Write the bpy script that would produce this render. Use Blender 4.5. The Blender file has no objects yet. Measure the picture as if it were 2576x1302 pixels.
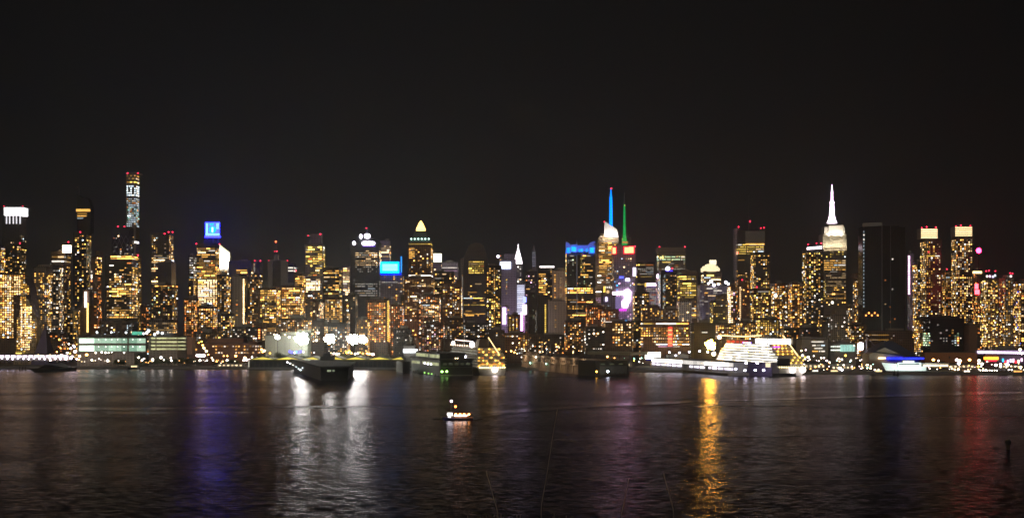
import bpy, math, random
from mathutils import Vector, Matrix

random.seed(7)
S = bpy.context.scene
COL = S.collection
R = math.radians

# ------------------------------------------------------------------ scale
# The photograph was taken about 52 m above the river.  A point of the far
# shore is found from its direction and its real distance D in metres.
F, CX, HY, CAM = 3230.0, 1288.0, 825.0, 52.0
def WX(px, D): return (px - CX) / F * D
def WZ(py, D): return CAM + (HY - py) / F * D
def DW(py, z=0.0): return (CAM - z) * F / (py - HY)
def proj(x, y, z): return CX + x / y * F, HY - (z - CAM) / y * F

# ------------------------------------------------------------------ meshes
class MB:
    def __init__(s): s.v = []; s.f = []
    def poly(s, vs, fs):
        b = len(s.v); s.v += [tuple(v) for v in vs]; s.f += [tuple(b + i for i in f) for f in fs]; return s
    def box(s, x0, x1, y0, y1, z0, z1):
        return s.poly([(x0,y0,z0),(x1,y0,z0),(x1,y1,z0),(x0,y1,z0),(x0,y0,z1),(x1,y0,z1),(x1,y1,z1),(x0,y1,z1)],
                      [(0,3,2,1),(4,5,6,7),(0,1,5,4),(1,2,6,5),(2,3,7,6),(3,0,4,7)])
    def loft(s, rings, cap=True):
        n = len(rings[0]); b = len(s.v)
        for r in rings: s.v += [tuple(p) for p in r]
        for k in range(len(rings) - 1):
            for i in range(n):
                j = (i + 1) % n
                s.f.append((b + k*n + i, b + k*n + j, b + (k+1)*n + j, b + (k+1)*n + i))
        if cap:
            s.f.append(tuple(b + i for i in reversed(range(n))))
            s.f.append(tuple(b + (len(rings)-1)*n + i for i in range(n)))
        return s
    def cyl(s, x, y, z0, z1, r0, r1=None, n=10):
        r1 = r0 if r1 is None else r1
        ring = lambda r, z: [(x + r*math.cos(2*math.pi*i/n), y + r*math.sin(2*math.pi*i/n), z) for i in range(n)]
        return s.loft([ring(r0, z0), ring(max(r1, 1e-3), z1)])
    def lathe(s, x, y, prof, n=12):
        return s.loft([[(x + max(r,1e-3)*math.cos(2*math.pi*i/n), y + max(r,1e-3)*math.sin(2*math.pi*i/n), z) for i in range(n)] for r, z in prof])
    def ball(s, x, y, z, r, n=10, sq=1.0):
        return s.lathe(x, y, [(r*math.sin(math.pi*k/6), z - sq*r*math.cos(math.pi*k/6)) for k in range(7)], n)
    def tube(s, p, q, r, n=6, r2=None):
        p, q = Vector(p), Vector(q); d = (q - p).normalized()
        a = d.cross(Vector((0,0,1)) if abs(d.z) < .9 else Vector((1,0,0))).normalized(); b = d.cross(a)
        ring = lambda c, r: [c + a*r*math.cos(2*math.pi*i/n) + b*r*math.sin(2*math.pi*i/n) for i in range(n)]
        return s.loft([ring(p, r), ring(q, r if r2 is None else r2)])
    def slab(s, pts, y0, y1):                       # outline in x,z given thickness y0..y1
        n = len(pts)
        return s.poly([(x, y0, z) for x, z in pts] + [(x, y1, z) for x, z in pts],
                      [tuple(range(n)), tuple(reversed(range(n, 2*n)))] + [(j, i, i+n, j+n) for i, j in [(i, (i+1) % n) for i in range(n)]])
    def foot(s, pts, z0, z1):                       # outline in x,y raised z0..z1
        return s.loft([[(x, y, z0) for x, y in pts], [(x, y, z1) for x, y in pts]])
    def pbox(s, x0, x1, yt, yb, D, dep):            # a box whose front face stands at distance D
        return s.box(WX(x0,D), WX(x1,D), D, D+dep, WZ(yb,D), WZ(yt,D))
    def mesh(s, name, m, org=(0,0,0)):
        me = bpy.data.meshes.new(name)
        ox, oy, oz = org
        me.from_pydata([(x-ox, y-oy, z-oz) for x, y, z in s.v], [], s.f)
        me.materials.append(m); me.validate(); me.update(); return me

def link(o, parent=None):
    COL.objects.link(o)
    if parent is not None: o.parent = parent
    return o
def thing(name, label, cat, loc=(0,0,0), rz=0.0, group=None):
    o = bpy.data.objects.new(name, None); o.empty_display_size = 2
    o.location = loc; o.rotation_euler.z = rz
    return tag(link(o), label, cat, group)
def tag(o, label=None, cat=None, group=None, kind=None):
    for k, v in (('label', label), ('category', cat), ('group', group), ('kind', kind)):
        if v: o[k] = v
    return o
def part(name, mb, m, root, label=None, local=False, smooth=False):
    """mb in world metres (or in the root's own frame when local)"""
    org = (0,0,0) if local or root is None else tuple(root.location)
    me = mb.mesh(name, m, org)
    if smooth:
        for p in me.polygons: p.use_smooth = True
    o = link(bpy.data.objects.new(name, me), root)
    if label: o['label'] = label
    return o
def copy_tree(o, parent=None):
    c = o.copy(); COL.objects.link(c)
    if parent is not None: c.parent = parent
    for ch in list(o.children): copy_tree(ch, c)
    return c

# ------------------------------------------------------------------ materials
MATS = {}
def newmat(name):
    m = bpy.data.materials.new(name); m.use_nodes = True
    nt = m.node_tree; nt.nodes.clear()
    out = nt.nodes.new('ShaderNodeOutputMaterial')
    return m, nt, out
def N(nt, t, **k):
    n = nt.nodes.new(t)
    for a, v in k.items(): setattr(n, a, v)
    return n
def M_(nt, op, a, b=None, c=None):
    n = nt.nodes.new('ShaderNodeMath'); n.operation = op
    for i, v in enumerate((a, b, c)):
        if v is None: continue
        if isinstance(v, (int, float)): n.inputs[i].default_value = v
        else: nt.links.new(v, n.inputs[i])
    return n.outputs[0]

def plain(name, col, rough=.7, metal=0.0, var=.25, scale=.6):
    if name in MATS: return MATS[name]
    m, nt, out = newmat(name)
    b = N(nt, 'ShaderNodeBsdfPrincipled'); b.inputs['Roughness'].default_value = rough; b.inputs['Metallic'].default_value = metal
    tc = N(nt, 'ShaderNodeTexCoord'); no = N(nt, 'ShaderNodeTexNoise'); no.inputs['Scale'].default_value = scale; no.inputs['Detail'].default_value = 4
    nt.links.new(tc.outputs['Object'], no.inputs['Vector'])
    mx = N(nt, 'ShaderNodeMix', data_type='RGBA')
    mx.inputs['A'].default_value = tuple(c*(1-var) for c in col) + (1,); mx.inputs['B'].default_value = tuple(min(1, c*(1+var)) for c in col) + (1,)
    nt.links.new(no.outputs['Fac'], mx.inputs['Factor']); nt.links.new(mx.outputs['Result'], b.inputs['Base Color'])
    nt.links.new(b.outputs[0], out.inputs[0]); MATS[name] = m; return m

def glow(name, col, strength, sample=False, jitter=.5, soft=None):
    """a lamp, screen or lit room: strength jittered per object, slightly uneven inside"""
    if name in MATS: return MATS[name]
    m, nt, out = newmat(name)
    e = N(nt, 'ShaderNodeEmission'); e.inputs['Color'].default_value = tuple(col) + (1,)
    tc = N(nt, 'ShaderNodeTexCoord'); no = N(nt, 'ShaderNodeTexNoise'); no.inputs['Scale'].default_value = soft or 2.2
    nt.links.new(tc.outputs['Object'], no.inputs['Vector'])
    oi = N(nt, 'ShaderNodeObjectInfo')
    a = M_(nt, 'MULTIPLY_ADD', oi.outputs['Random'], strength*jitter, strength*(1-jitter*.5))
    c = M_(nt, 'MULTIPLY_ADD', no.outputs['Fac'], .9, .55)
    nt.links.new(M_(nt, 'MULTIPLY', a, c), e.inputs['Strength'])
    nt.links.new(e.outputs[0], out.inputs[0])
    m.cycles.emission_sampling = 'AUTO' if sample else 'NONE'
    MATS[name] = m; return m

def facade(name, wall, glassc, cw, fh, frac, level, tint, rough=.75):
    """wall with a grid of window openings; a share of the rooms behind them is dimly lit"""
    m, nt, out = newmat(name)
    L = nt.links.new
    tc = N(nt, 'ShaderNodeTexCoord'); se = N(nt, 'ShaderNodeSeparateXYZ'); L(tc.outputs['Object'], se.inputs[0])
    ge = N(nt, 'ShaderNodeSeparateXYZ'); L(tc.outputs['Normal'], ge.inputs[0])
    side = M_(nt, 'GREATER_THAN', M_(nt, 'ABSOLUTE', ge.outputs[0]), .7)
    up = M_(nt, 'LESS_THAN', M_(nt, 'ABSOLUTE', ge.outputs[2]), .6)
    u = M_(nt, 'ADD', M_(nt, 'MULTIPLY', se.outputs[0], M_(nt, 'SUBTRACT', 1.0, side)), M_(nt, 'MULTIPLY', se.outputs[1], side))
    us = M_(nt, 'DIVIDE', u, cw); vs = M_(nt, 'DIVIDE', se.outputs[2], fh)
    fu, fv = M_(nt, 'FRACT', us), M_(nt, 'FRACT', vs)
    inside = M_(nt, 'MULTIPLY', M_(nt, 'MULTIPLY', M_(nt, 'GREATER_THAN', fu, .22), M_(nt, 'LESS_THAN', fu, .78)),
                M_(nt, 'MULTIPLY', M_(nt, 'GREATER_THAN', fv, .25), M_(nt, 'LESS_THAN', fv, .8)))
    inside = M_(nt, 'MULTIPLY', inside, up)
    oi = N(nt, 'ShaderNodeObjectInfo')
    cb = N(nt, 'ShaderNodeCombineXYZ'); L(M_(nt, 'FLOOR', us), cb.inputs[0]); L(M_(nt, 'FLOOR', vs), cb.inputs[1])
    L(M_(nt, 'MULTIPLY_ADD', oi.outputs['Random'], 97.0, side), cb.inputs[2])
    wn = N(nt, 'ShaderNodeTexWhiteNoise'); L(cb.outputs[0], wn.inputs['Vector'])
    sc = N(nt, 'ShaderNodeSeparateColor'); L(wn.outputs['Color'], sc.inputs[0])
    lit = M_(nt, 'LESS_THAN', wn.outputs['Value'], frac)
    amp = M_(nt, 'MULTIPLY', M_(nt, 'POWER', sc.outputs[0], 2.0), level)
    est = M_(nt, 'MULTIPLY', M_(nt, 'MULTIPLY', inside, lit), amp)
    no = N(nt, 'ShaderNodeTexNoise'); no.inputs['Scale'].default_value = .08; no.inputs['Detail'].default_value = 5; L(tc.outputs['Object'], no.inputs['Vector'])
    w = N(nt, 'ShaderNodeMix', data_type='RGBA'); w.inputs['A'].default_value = tuple(c*.75 for c in wall)+(1,); w.inputs['B'].default_value = tuple(min(1,c*1.25) for c in wall)+(1,)
    L(no.outputs['Fac'], w.inputs['Factor'])
    mx = N(nt, 'ShaderNodeMix', data_type='RGBA'); L(inside, mx.inputs['Factor']); L(w.outputs['Result'], mx.inputs['A']); mx.inputs['B'].default_value = tuple(glassc)+(1,)
    b = N(nt, 'ShaderNodeBsdfPrincipled'); L(mx.outputs['Result'], b.inputs['Base Color'])
    L(M_(nt, 'MULTIPLY_ADD', inside, -(rough-.3), rough), b.inputs['Roughness'])
    ec = N(nt, 'ShaderNodeMix', data_type='RGBA'); L(sc.outputs[1], ec.inputs['Factor'])
    ec.inputs['A'].default_value = tuple(tint)+(1,); ec.inputs['B'].default_value = (1, .75, .45, 1)
    L(ec.outputs['Result'], b.inputs['Emission Color']); L(est, b.inputs['Emission Strength'])
    L(b.outputs[0], out.inputs[0]); m.cycles.emission_sampling = 'NONE'
    MATS[name] = m; return m

facade('dark', (.07,.065,.065), (.012,.013,.016), 3.2, 3.5, .4, .42, (1,.62,.25), .4)
facade('glass', (.03,.035,.04), (.012,.015,.02), 1.9, 3.9, .14, .12, (.6,.75,.9), .25)
facade('tint', (.030,.034,.036), (.016,.020,.024), 2.2, 3.6, .3, .10, (.6,.75,.7), .22)
facade('brick', (.22,.115,.075), (.02,.018,.016), 3.4, 3.1, .5, .55, (1,.55,.2))
facade('brown', (.16,.10,.07), (.02,.018,.016), 3.0, 3.2, .5, .6, (1,.55,.2))
facade('stone', (.34,.29,.24), (.03,.028,.025), 3.1, 3.4, .4, .4, (1,.6,.25))
facade('conc', (.42,.37,.31), (.24,.21,.18), 4.6, 3.0, .12, .3, (1,.6,.25))
facade('lav', (.50,.44,.56), (.04,.035,.05), 3.2, 3.6, .3, .3, (.9,.7,.9))
facade('gold', (.36,.27,.17), (.05,.04,.02), 2.6, 3.6, .75, .7, (1,.6,.2))
facade('lowrise', (.20,.13,.09), (.02,.018,.016), 3.0, 3.4, .35, .5, (1,.5,.2))
facade('white', (.7,.68,.64), (.05,.05,.05), 3.0, 3.4, .25, .5, (1,.85,.6))

PAL = {'gold': (1,.50,.10), 'yel': (1,.66,.12), 'warm': (1,.66,.32), 'org': (1,.30,.06), 'wht': (1,.90,.76), 'cool': (.74,.90,1),
       'grn': (.62,.86,.50), 'pink': (1,.55,.85), 'lav': (.75,.6,1), 'red': (1,.03,.04), 'blue': (.02,.10,1), 'cyan': (.03,.45,1), 'teal': (.35,.9,.7)}
LEV = (.36, 1.3, 4.4)
WM = {}
def winmesh(pal, lev):
    k = (pal, lev)
    if k not in WM:
        m = glow('lit_room_%s_%d' % k, PAL[pal], LEV[lev])
        WM[k] = MB().box(-.5,.5,-.5,.5,-.5,.5).mesh('window', m)
    return WM[k]

DARKM = plain('dark_metal', (.06,.06,.065), .5, .6)
STEEL = plain('steel', (.35,.35,.36), .4, .8)
ROOFM = plain('roof_felt', (.07,.065,.06), .9)
CONC = plain('concrete', (.33,.31,.28), .85)
WHITEP = plain('white_paint', (.78,.78,.76), .45, var=.05)
STONE = plain('limestone', (.55,.51,.45), .8, var=.12, scale=.2)
BEACON = glow('beacon_glow', (1,.02,.06), 6, jitter=.6)
BEACON_MESH = None
def beacon(root, px, py, D, r=1.0, m=None, name='beacon'):
    rr = r * 1.65 * D / F
    mb = MB().ball(WX(px,D), D, WZ(py,D), rr, 8)
    return part(name, mb, m or BEACON, root, smooth=True)

def spot(root, pos, tgt, power, col=(1,.9,.75), size=R(110), blend=.8, radius=.4):
    l = bpy.data.lights.new('floodlight', 'SPOT'); l.energy = power; l.color = col; l.spot_size = size; l.spot_blend = blend; l.shadow_soft_size = radius  # used for floodlit crowns and for the added wash and showboat spots
    o = link(bpy.data.objects.new('floodlight', l))
    d = Vector(tgt) - Vector(pos)
    o.rotation_euler = d.to_track_quat('-Z', 'Y').to_euler()
    if root is not None:
        o.parent = root; o.location = Vector(pos) - root.location
    else: o.location = pos
    return o
# ------------------------------------------------------------------ buildings
BL = []                                           # specs, built below from near to far
def B(label, x0, x1, yt, D, wall='dark', wins=(), tiers=(), beacons=(), name='apartment_tower', dep=34, extra=None, group=None, yb=912, cat=None, shape=None):
    """x0..x1 the silhouette, yt its top, D metres away; wins: (style, palette, share, region, cell) """
    BL.append(dict(label=label, x0=x0, x1=x1, yt=yt, D=D, wall=wall, wins=wins, tiers=tiers, beacons=beacons, name=name, dep=dep,
                   extra=extra, group=group, yb=yb, cat=cat, shape=shape))
def W(style, pal, p, reg=None, cell=(6.5, 5.6), lv=None): return (style, pal, p, reg, cell, lv)

OT, SK, AT, LB = 'office_tower', 'skyscraper', 'apartment_tower', 'low_building'
GW = 'gold warm wht'.split()

# ---- far left
def ex_crown(root, D):
    g = glow('crown_white', (1,.97,1), 2.6, True, 0)
    part('crown', MB().pbox(10,57,521,541,D-1,26), g, root, 'glaring white lit band round the top')
    for x in (16, 24, 33, 41, 50): part('light_fin', MB().pbox(x-1.1,x+1.1,541,562,D-1.5,2), glow('fin_white', (1,.97,1), 1.3, False, 0), root)
    part('roof', MB().pbox(8,59,518,520.7,D-2,30), ROOFM, root)
B('dark tower wearing a white glaring crown with five white fins below it', 6, 66, 543, 2350, 'dark',
  [W('apt','gold',.2,(8,62,640,760)), W('apt','warm',.16,(20,60,590,640)), W('apt','yel',.4,(36,48,622,630),lv=2)], beacons=[(10,518),(57,518),(50,611)], name=SK, extra=ex_crown)
B('narrow amber lit tower cut by the left edge of the view', -14, 13, 618, 1980, 'brown', [W('apt','gold',.5)], name=AT)
# curved pyramid apartment house on the shore
def ex_sail(root, D): pass
def sh_tetra(root, D, mat):
    zb = 2.5; z = lambda y: WZ(y, D); x = lambda p: WX(p, D)
    front = [(x(-20),zb),(x(84),zb),(x(84),z(790)),(x(79),z(750)),(x(71),z(715)),(x(62),z(696)),(x(46),z(688)),(x(10),z(684)),(x(-20),z(690))]
    mb = MB().slab(front, D, D+26)
    return part('walls', mb, mat, root)
B('sloping pyramid shaped apartment block covered in crowded gold and white lit windows', -20, 80, 690, 1790, 'brown',
  [W('apt','gold',.85,(0,64,690,850),(6.4,6.2)), W('apt','gold',.8,(62,74,716,760),(6,6.2)), W('apt','gold',.7,(72,82,756,800),(5,6.2)), W('apt','gold',.7,(48,68,712,745),(6,6)), W('apt','gold',.5,(66,78,750,775),(6,6)), W('apt','warm',.35,(0,58,694,840),(6.6,6.2),2)], name='apartment_block', shape=sh_tetra, dep=30)
def sh_sail(root, D, mat):
    z = lambda y: WZ(y, D); x = lambda p: WX(p, D)
    return part('walls', MB().slab([(x(34),z(884)),(x(34),2.5),(x(86),2.5),(x(96),z(815)),(x(91),z(795)),(x(76),z(762)),(x(64),z(742)),(x(54),z(738)),(x(47),z(800))][1:], D, D+14), mat, root)
B('sail shaped glowing glass front of the pyramid block, tightly packed with yellow windows', 38, 93, 742, 1765, 'gold',
  [W('apt','gold',.85,(52,66,745,880),(5.2,6.2)), W('apt','gold',.95,(42,54,796,878),(5.2,6.2)), W('apt','gold',.9,(50,56,744,796),(5,6.2)), W('apt','gold',.9,(76,86,860,884),(5,6.2)), W('apt','yel',.95,(66,80,768,880),(5.2,6.2)), W('apt','gold',.95,(80,92,800,850),(5,6.2)), W('apt','warm',.5,(52,80,770,880),(5.2,6.2),2), W('run','yel',.9,(40,64,880,890),(6,5))], name='apartment_wing', shape=sh_sail, dep=14)
def sh_pyr(root, D, mat):
    a, b, t = WX(76,D), WX(120,D), (WX(103,D), D+18, WZ(812,D))
    return part('walls', MB().poly([(a,D,2.5),(b,D,2.5),(b,D+36,2.5),(a,D+36,2.5),t], [(0,1,4),(1,2,4),(2,3,4),(3,0,4),(3,2,1,0)]), plain('purple_cladding',(.07,.04,.15),.5), root)
B('small unlit purple tinted pyramid beside the sail shaped glass front', 76, 120, 860, 1750, 'dark', [], name='pyramid_pavilion', shape=sh_pyr)
B('dim tower with a sloping shoulder and scattered gold windows behind the purple pyramid', 84, 136, 672, 2100, 'stone',
  [W('apt','gold',.42,(86,112,685,830)), W('apt','wht',.22,(112,134,700,860))], name=AT, tiers=[(92,128,664)])
def ex_lamp5(root, D):
    g = glow('sign_orange_white', (1,.72,.4), 9, True, 0)
    part('roof_sign', MB().pbox(157,178,616,635,D-6,3), g, root, 'blurred white orange sign box'); part('sign_post', MB().pbox(166,169,634,650,D-4,2), DARKM, root)
    part('sign_frame', MB().pbox(156,179,635,636.5,D-6.5,4), DARKM, root)
B('brown tower with an amber top storey and a glaring white box sign above its roof', 128, 178, 632, 2250, 'brown',
  [W('run','gold',.9,(130,176,640,662),(9,8)), W('apt','gold',.3,(130,176,668,860))], beacons=[(172,608)], name=OT, extra=ex_lamp5)
B('dark slab in front of the amber topped tower, few white windows', 132, 160, 668, 2050, 'dark', [W('apt','warm',.3), W('apt','wht',.15)], name=AT)
def ex_one57(root, D):
    x = lambda p: WX(p, D); z = lambda y: WZ(y, D)
    top = MB().slab([(x(193),z(585)),(x(227),z(585)),(x(227),z(520)),(x(221),z(500)),(x(214),z(495)),(x(205),z(497)),(x(197),z(490)),(x(193),z(488))], D+2, D+24)
    part('curved_top', top, MATS['glass'], root); part('spire', MB().tube((x(195),D+10,z(490)),(x(195),D+10,z(470)),.6), STEEL, root)
    g = glow('amber_band', PAL['gold'], 1.6)
    part('lit_floor', MB().pbox(191,226,525,531,D-1,3), g, root)
    beacon(root, 195, 470, D, .4, glow('tip_amber', (1,.5,.3), 1.5))
B('very tall slim dark glass tower with rounded top and one bright amber floor', 184, 230, 585, 2750, 'glass',
  [W('run','gold',.75,(194,226,534,551),(8,6)), W('apt','gold',.22,(188,226,590,800)), W('apt','yel',.1,(188,226,590,860))], beacons=[(202,583)], name=SK, extra=ex_one57)
def ex_vsign(root, D):
    part('vertical_sign', MB().pbox(212.5,217,733,772,D-3,2), glow('neon_white_pink', (1,.8,.7), 6, True, 0), root, 'white upright light strip')
    part('vertical_sign', MB().pbox(218,221.5,761,835,D-3,2), glow('neon_yellow', (1,.68,.2), 2.5, False, 0), root, 'yellow upright light strip')
B('dark block with a white and a yellow upright light strip down its face', 196, 226, 770, 1900, 'brown', [W('col','gold',.6,(197,201,780,840),(3,4))], name=OT, tiers=[(208,224,728)], extra=ex_vsign)
B('slender tower with orange glowing corner, right behind the two upright light strips', 228, 256, 645, 2550, 'brown', [W('apt','org',.35,(236,252,680,830)), W('col','wht',.7,(228,233,680,760),(4,5)), W('apt','gold',.4,(240,250,645,690),lv=2)],
  tiers=[(240,250,630)], name=OT)
# 432
def ex_432(root, D):
    z = lambda y: WZ(y, D)
    part('parapet', MB().pbox(316,350,434,436.5,D-.5,30), CONC, root)
B('tallest pencil thin tower, a grid of cold white windows in its upper shaft', 317, 350, 436, 3250, 'conc',
  [W('apt','cool',1,(318,347,465,493),(5.6,5.4),2), W('apt','cool',.8,(318,347,497,570),(5.6,5.4),1), W('apt','gold',.6,(318,347,438,452),(5.6,5.8),1), W('apt','yel',.95,(318,346,454,461),(5.6,6),2), W('apt','teal',.4,(320,346,520,560),(5.6,5.0)),
   W('run','wht',1,(338,346,604,613),(8,9),2)], beacons=[(321,435),(347,435)], name=SK, extra=ex_432, dep=29)
def ex_hearst(root, D):
    mb = MB(); x = lambda p: WX(p,D); z = lambda y: WZ(y,D)
    for i in range(4):
        for j in range(2):
            a, b = 284+i*11, 295+i*11
            mb.tube((x(a),D-.6,z(640-j*24)),(x(b),D-.6,z(616-j*24)),.45,4); mb.tube((x(b),D-.6,z(640-j*24)),(x(a),D-.6,z(616-j*24)),.45,4)
    part('diagonal_bracing', mb, STEEL, root)
B('dark faceted tower with diagonal bracing in front of the pencil thin tower', 281, 336, 571, 2600, 'glass', [W('apt','wht',.12,(284,330,590,640))], beacons=[(297,569),(313,569)], name=OT, extra=ex_hearst)
B('broad dark office slab with a bright beaded cornice and many gold windows', 264, 346, 645, 2200, 'dark',
  [W('run','gold',.85,(278,342,642,652),(6,5),2), W('off','gold',.55,(268,344,658,800),(7,6.4)), W('apt','warm',.2,(268,344,680,800),(7,6.4))], tiers=[(279,326,639)], name=OT)
B('narrow tower on the right flank of the broad dark slab, red lamp on top', 332, 356, 643, 2420, 'brown', [W('apt','gold',.35)], beacons=[(347,641)], name=AT)
B('low dark block standing before the broad dark slab', 254, 336, 806, 1880, 'brown', [W('apt','cool',.05)], name=LB)
B('faint orange lit block left of the twin lower tower', 354, 378, 768, 2300, 'brick', [W('apt','org',.25)], name=AT)
# ---- x 379 .. 480
B('tall dark tower with three red beacons and an unlit central spine', 379, 437, 586, 2450, 'dark',
  [W('apt','gold',.4,(381,397,590,720)), W('apt','warm',.12,(400,430,600,700)), W('run','warm',.3,(381,436,640,720))], tiers=[], beacons=[(414,587),(424,583),(434,583)], name=SK)
B('stepped wing joined low on the tower with three red beacons', 397, 443, 660, 2380, 'dark', [W('col','gold',.5,(431,440,665,720),(4,5))], name=OT)
B('dark mid height block with a dotted row of lights along its parapet', 379, 447, 716, 2050, 'dark', [W('run','gold',.8,(381,444,716,721),(5,5)), W('apt','gold',.26), W('apt','grn',.08)], name=AT)
B('low wide block with close small dim rows behind the parking decks', 374, 446, 806, 1850, 'stone', [W('off','warm',.35,(376,444,810,842),(5,5),0), W('apt','gold',.2,(376,444,810,860))], name=LB, yb=900)
def ex_blue(root, D):
    x = lambda p: WX(p,D); z = lambda y: WZ(y,D)
    b = glow('sign_blue', (.012,.012,1), 22, True, 0); c = glow('sign_cyan', (.02,.62,1), 1.6, False, 0); w = glow('sign_pale', (.35,.95,1), 1.6, False, 0)
    part('sign_panel', MB().pbox(516.5,551.5,558.5,593,D-1,3), glow('sign_back', (.009,.014,1), 26, True, 0), root, 'square deep blue panel')
    part('sign_base', MB().pbox(514.5,553.5,592.5,596.5,D-2.5,6), b, root, 'deep blue strip under the panel')
    part('sign_edge', MB().pbox(518.2,522.4,561,589,D-3,1.5), w, root); part('sign_edge', MB().pbox(517,552,586.5,591,D-3,1.5), w, root); part('sign_edge', MB().pbox(544.5,549.5,561,575,D-3,1.5), w, root)
    cx, cz, r = x(535.5), z(577), 9.2*D/F
    part('sign_disc', MB().slab([(cx+r*math.cos(a*math.pi/9), cz+r*math.sin(a*math.pi/9)) for a in range(18)], D-3.2, D-2), c, root, 'cyan disc')
    part('sign_arc', MB().slab([(cx-10*D/F+r*.2, cz+11*D/F),(cx-9*D/F, cz+15*D/F),(cx+4*D/F, cz+16*D/F),(cx+1*D/F, cz+11*D/F)], D-3.0, D-2), c, root)
    part('sign_stroke', MB().pbox(532.5,536,571,583,D-4,1), glow('sign_white', (.8,1,1), 2.5, False, 0), root, 'upright white stroke in the disc')
    fr = MB()
    for p in (520, 534, 548): fr.tube((x(p),D+4,z(612)),(x(p),D+4,z(594)),.8,5)
    part('sign_frame', fr, STEEL, root)
B('wide shouldered office tower carrying a square blue lit sign with a cyan disc', 493, 552, 612, 2500, 'dark',
  [W('off','gold',.75,(494,548,622,700),(7,5.6)), W('off','warm',.95,(497,545,702,765),(8,5.2),2), W('apt','gold',.6,(500,520,690,800)), W('off','gold',.5,(494,548,765,815),(7,6)), W('run','warm',.9,(497,518,632,637),(7,6),2)],
  tiers=[(513,534,600)], beacons=[(494,612)], name=OT, extra=ex_blue)
B('lower left shoulder block of the tower with the blue sign, white lit rows', 474, 497, 642, 2480, 'dark', [W('off','wht',.7,(476,492,645,700),(6,6)), W('apt','gold',.45,(475,496,700,830))], name=OT)
B('orange speckled low tower at the foot of the blue sign tower', 462, 500, 750, 2100, 'brick', [W('apt','org',.35), W('apt','gold',.25)], name=AT)
def sh_slant(root, D, mat):
    x = lambda p: WX(p,D); z = lambda y: WZ(y,D)
    part('slanted_top', MB().slab([(x(550),z(676)),(x(578),z(676)),(x(578),z(635)),(x(550),z(612))], D, D+26), plain('white_aluminium', (.74,.70,.60), .5, var=.05), root, 'floodlit cream wedge')
    for k in range(3): part('lit_floor', MB().pbox(551,577,661.5+k*4.4,662.6+k*4.4,D-.6,1.5), glow('stripe_white', (1,.9,.7), 1.2), root)
    for xx in (557, 571): spot(root, (x(xx), D-40, z(668)), (x(564), D, z(642)), 330000, (1,.93,.72), R(120))
    return part('walls', MB().pbox(550,578,676,912,D,26), mat, root)
B('tower with a floodlit cream slanting wedge for its roof', 550, 578, 634, 3300, 'stone', [W('apt','gold',.35,(552,577,680,800))], beacons=[(552,613)], name=SK, shape=sh_slant, dep=26)
B('dark block with gold windows under the cream slanting roof', 546, 580, 690, 2150, 'dark', [W('apt','gold',.42), W('apt','wht',.08)], name=AT)
B('flat topped dark office block right of the slanting roof, one lit row under the parapet', 575, 640, 656, 2700, 'dark', [W('run','gold',.8,(594,622,676,688),(7,6)), W('apt','gold',.3,(580,632,690,720))], name=OT)
def ex_stair(x, y0, y1, col='wht', lev=2, w=3.2):
    def f(root, D):
        n = int((y1-y0)/5.2)
        for k in range(n):
            o = link(bpy.data.objects.new('window', winmesh(col, lev)), root)
            yy = y0+(k+.5)*(y1-y0)/n
            o.location = Vector((WX(x,D), D-.4, WZ(yy,D))) - root.location; o.scale = (w*D/F, .8, (y1-y0)/n*.72*D/F)
    return f
B('plain grey concrete tower with a bright stairwell line down its middle', 584, 622, 694, 1990, 'conc', [W('apt','gold',.10,(586,606,700,820))], name=AT, extra=lambda root, D: (ex_stair(613,700,816,'warm',2)(root, D), wash(root, 603, D, (1,.78,.5), 1.0)))
B('short dark twin beacon tower with a white edge line', 638, 661, 658, 2650, 'dark', [W('col','wht',.8,(638,642,662,684),(3,4)), W('apt','gold',.3,(640,658,690,760))], beacons=[(641,655),(655,655)], name=OT)
B('dark apartment tower next to the grey concrete stairwell tower', 622, 660, 698, 2060, 'brown', [W('apt','gold',.34), W('apt','org',.08)], name=AT)
def ex_ww(root, D):
    x = lambda p: WX(p,D); z = lambda y: WZ(y,D)
    part('flank', MB().pbox(673.5,685,655,718,D-3,8), CONC, root); part('flank', MB().pbox(706,723,655,718,D-3,8), CONC, root)
    part('roof_mast', MB().tube((x(694),D+10,z(656)),(x(694),D+10,z(606)),1.3,6,.6).pbox(689,699,640,656,D+4,12), STEEL, root)
    beacon(root, 694, 607, D, 1.3, glow('beacon_orange', (1,.12,.03), 9, False, 0)); beacon(root, 691, 631, D, .8); beacon(root, 697, 631, D, .8)
B('grey slab tower with pale flanks, dark middle and a tall red lit mast', 674, 723, 656, 2500, 'dark', [W('apt','gold',.15,(676,720,720,760))], beacons=[(676,655),(723,655)], name=OT, extra=ex_ww)
B('small far block with two stacked white lit floors and a red lamp', 720, 745, 662, 3000, 'dark', [W('run','wht',1,(723,738,669,684),(15,7),1)], beacons=[(744,680)], name=OT)
B('dense residential block full of yellow windows below the grey slab with red mast', 650, 706, 724, 1900, 'brown', [W('off','gold',.52,(654,704,728,850),(6.6,6)), W('apt','yel',.22,(654,704,728,850))], name=AT)
B('long terraced apartment block with rows of short gold bars right of the dense yellow block', 706, 764, 718, 1930, 'brown', [W('off','gold',.6,(708,760,722,830),(6.6,6)), W('apt','warm',.2,(708,760,740,830))], name=AT)
B('gold lit corner tower rising between the grey mast slab and the gold shaft', 739, 768, 688, 2300, 'brown', [W('off','gold',.55,(742,762,692,720),(6,6)), W('apt','gold',.3)], name=AT)
B('gold lit stepped shaft with a dark square cap and two red beacons', 766, 817, 614, 2600, 'stone',
  [W('off','yel',.7,(768,814,618,700),(6.5,6)), W('off','warm',.9,(769,806,700,735),(6.5,5.4),2), W('apt','gold',.4,(768,815,735,800))], tiers=[(781,807,588)], beacons=[(775,592),(806,588)], name=SK)
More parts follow.
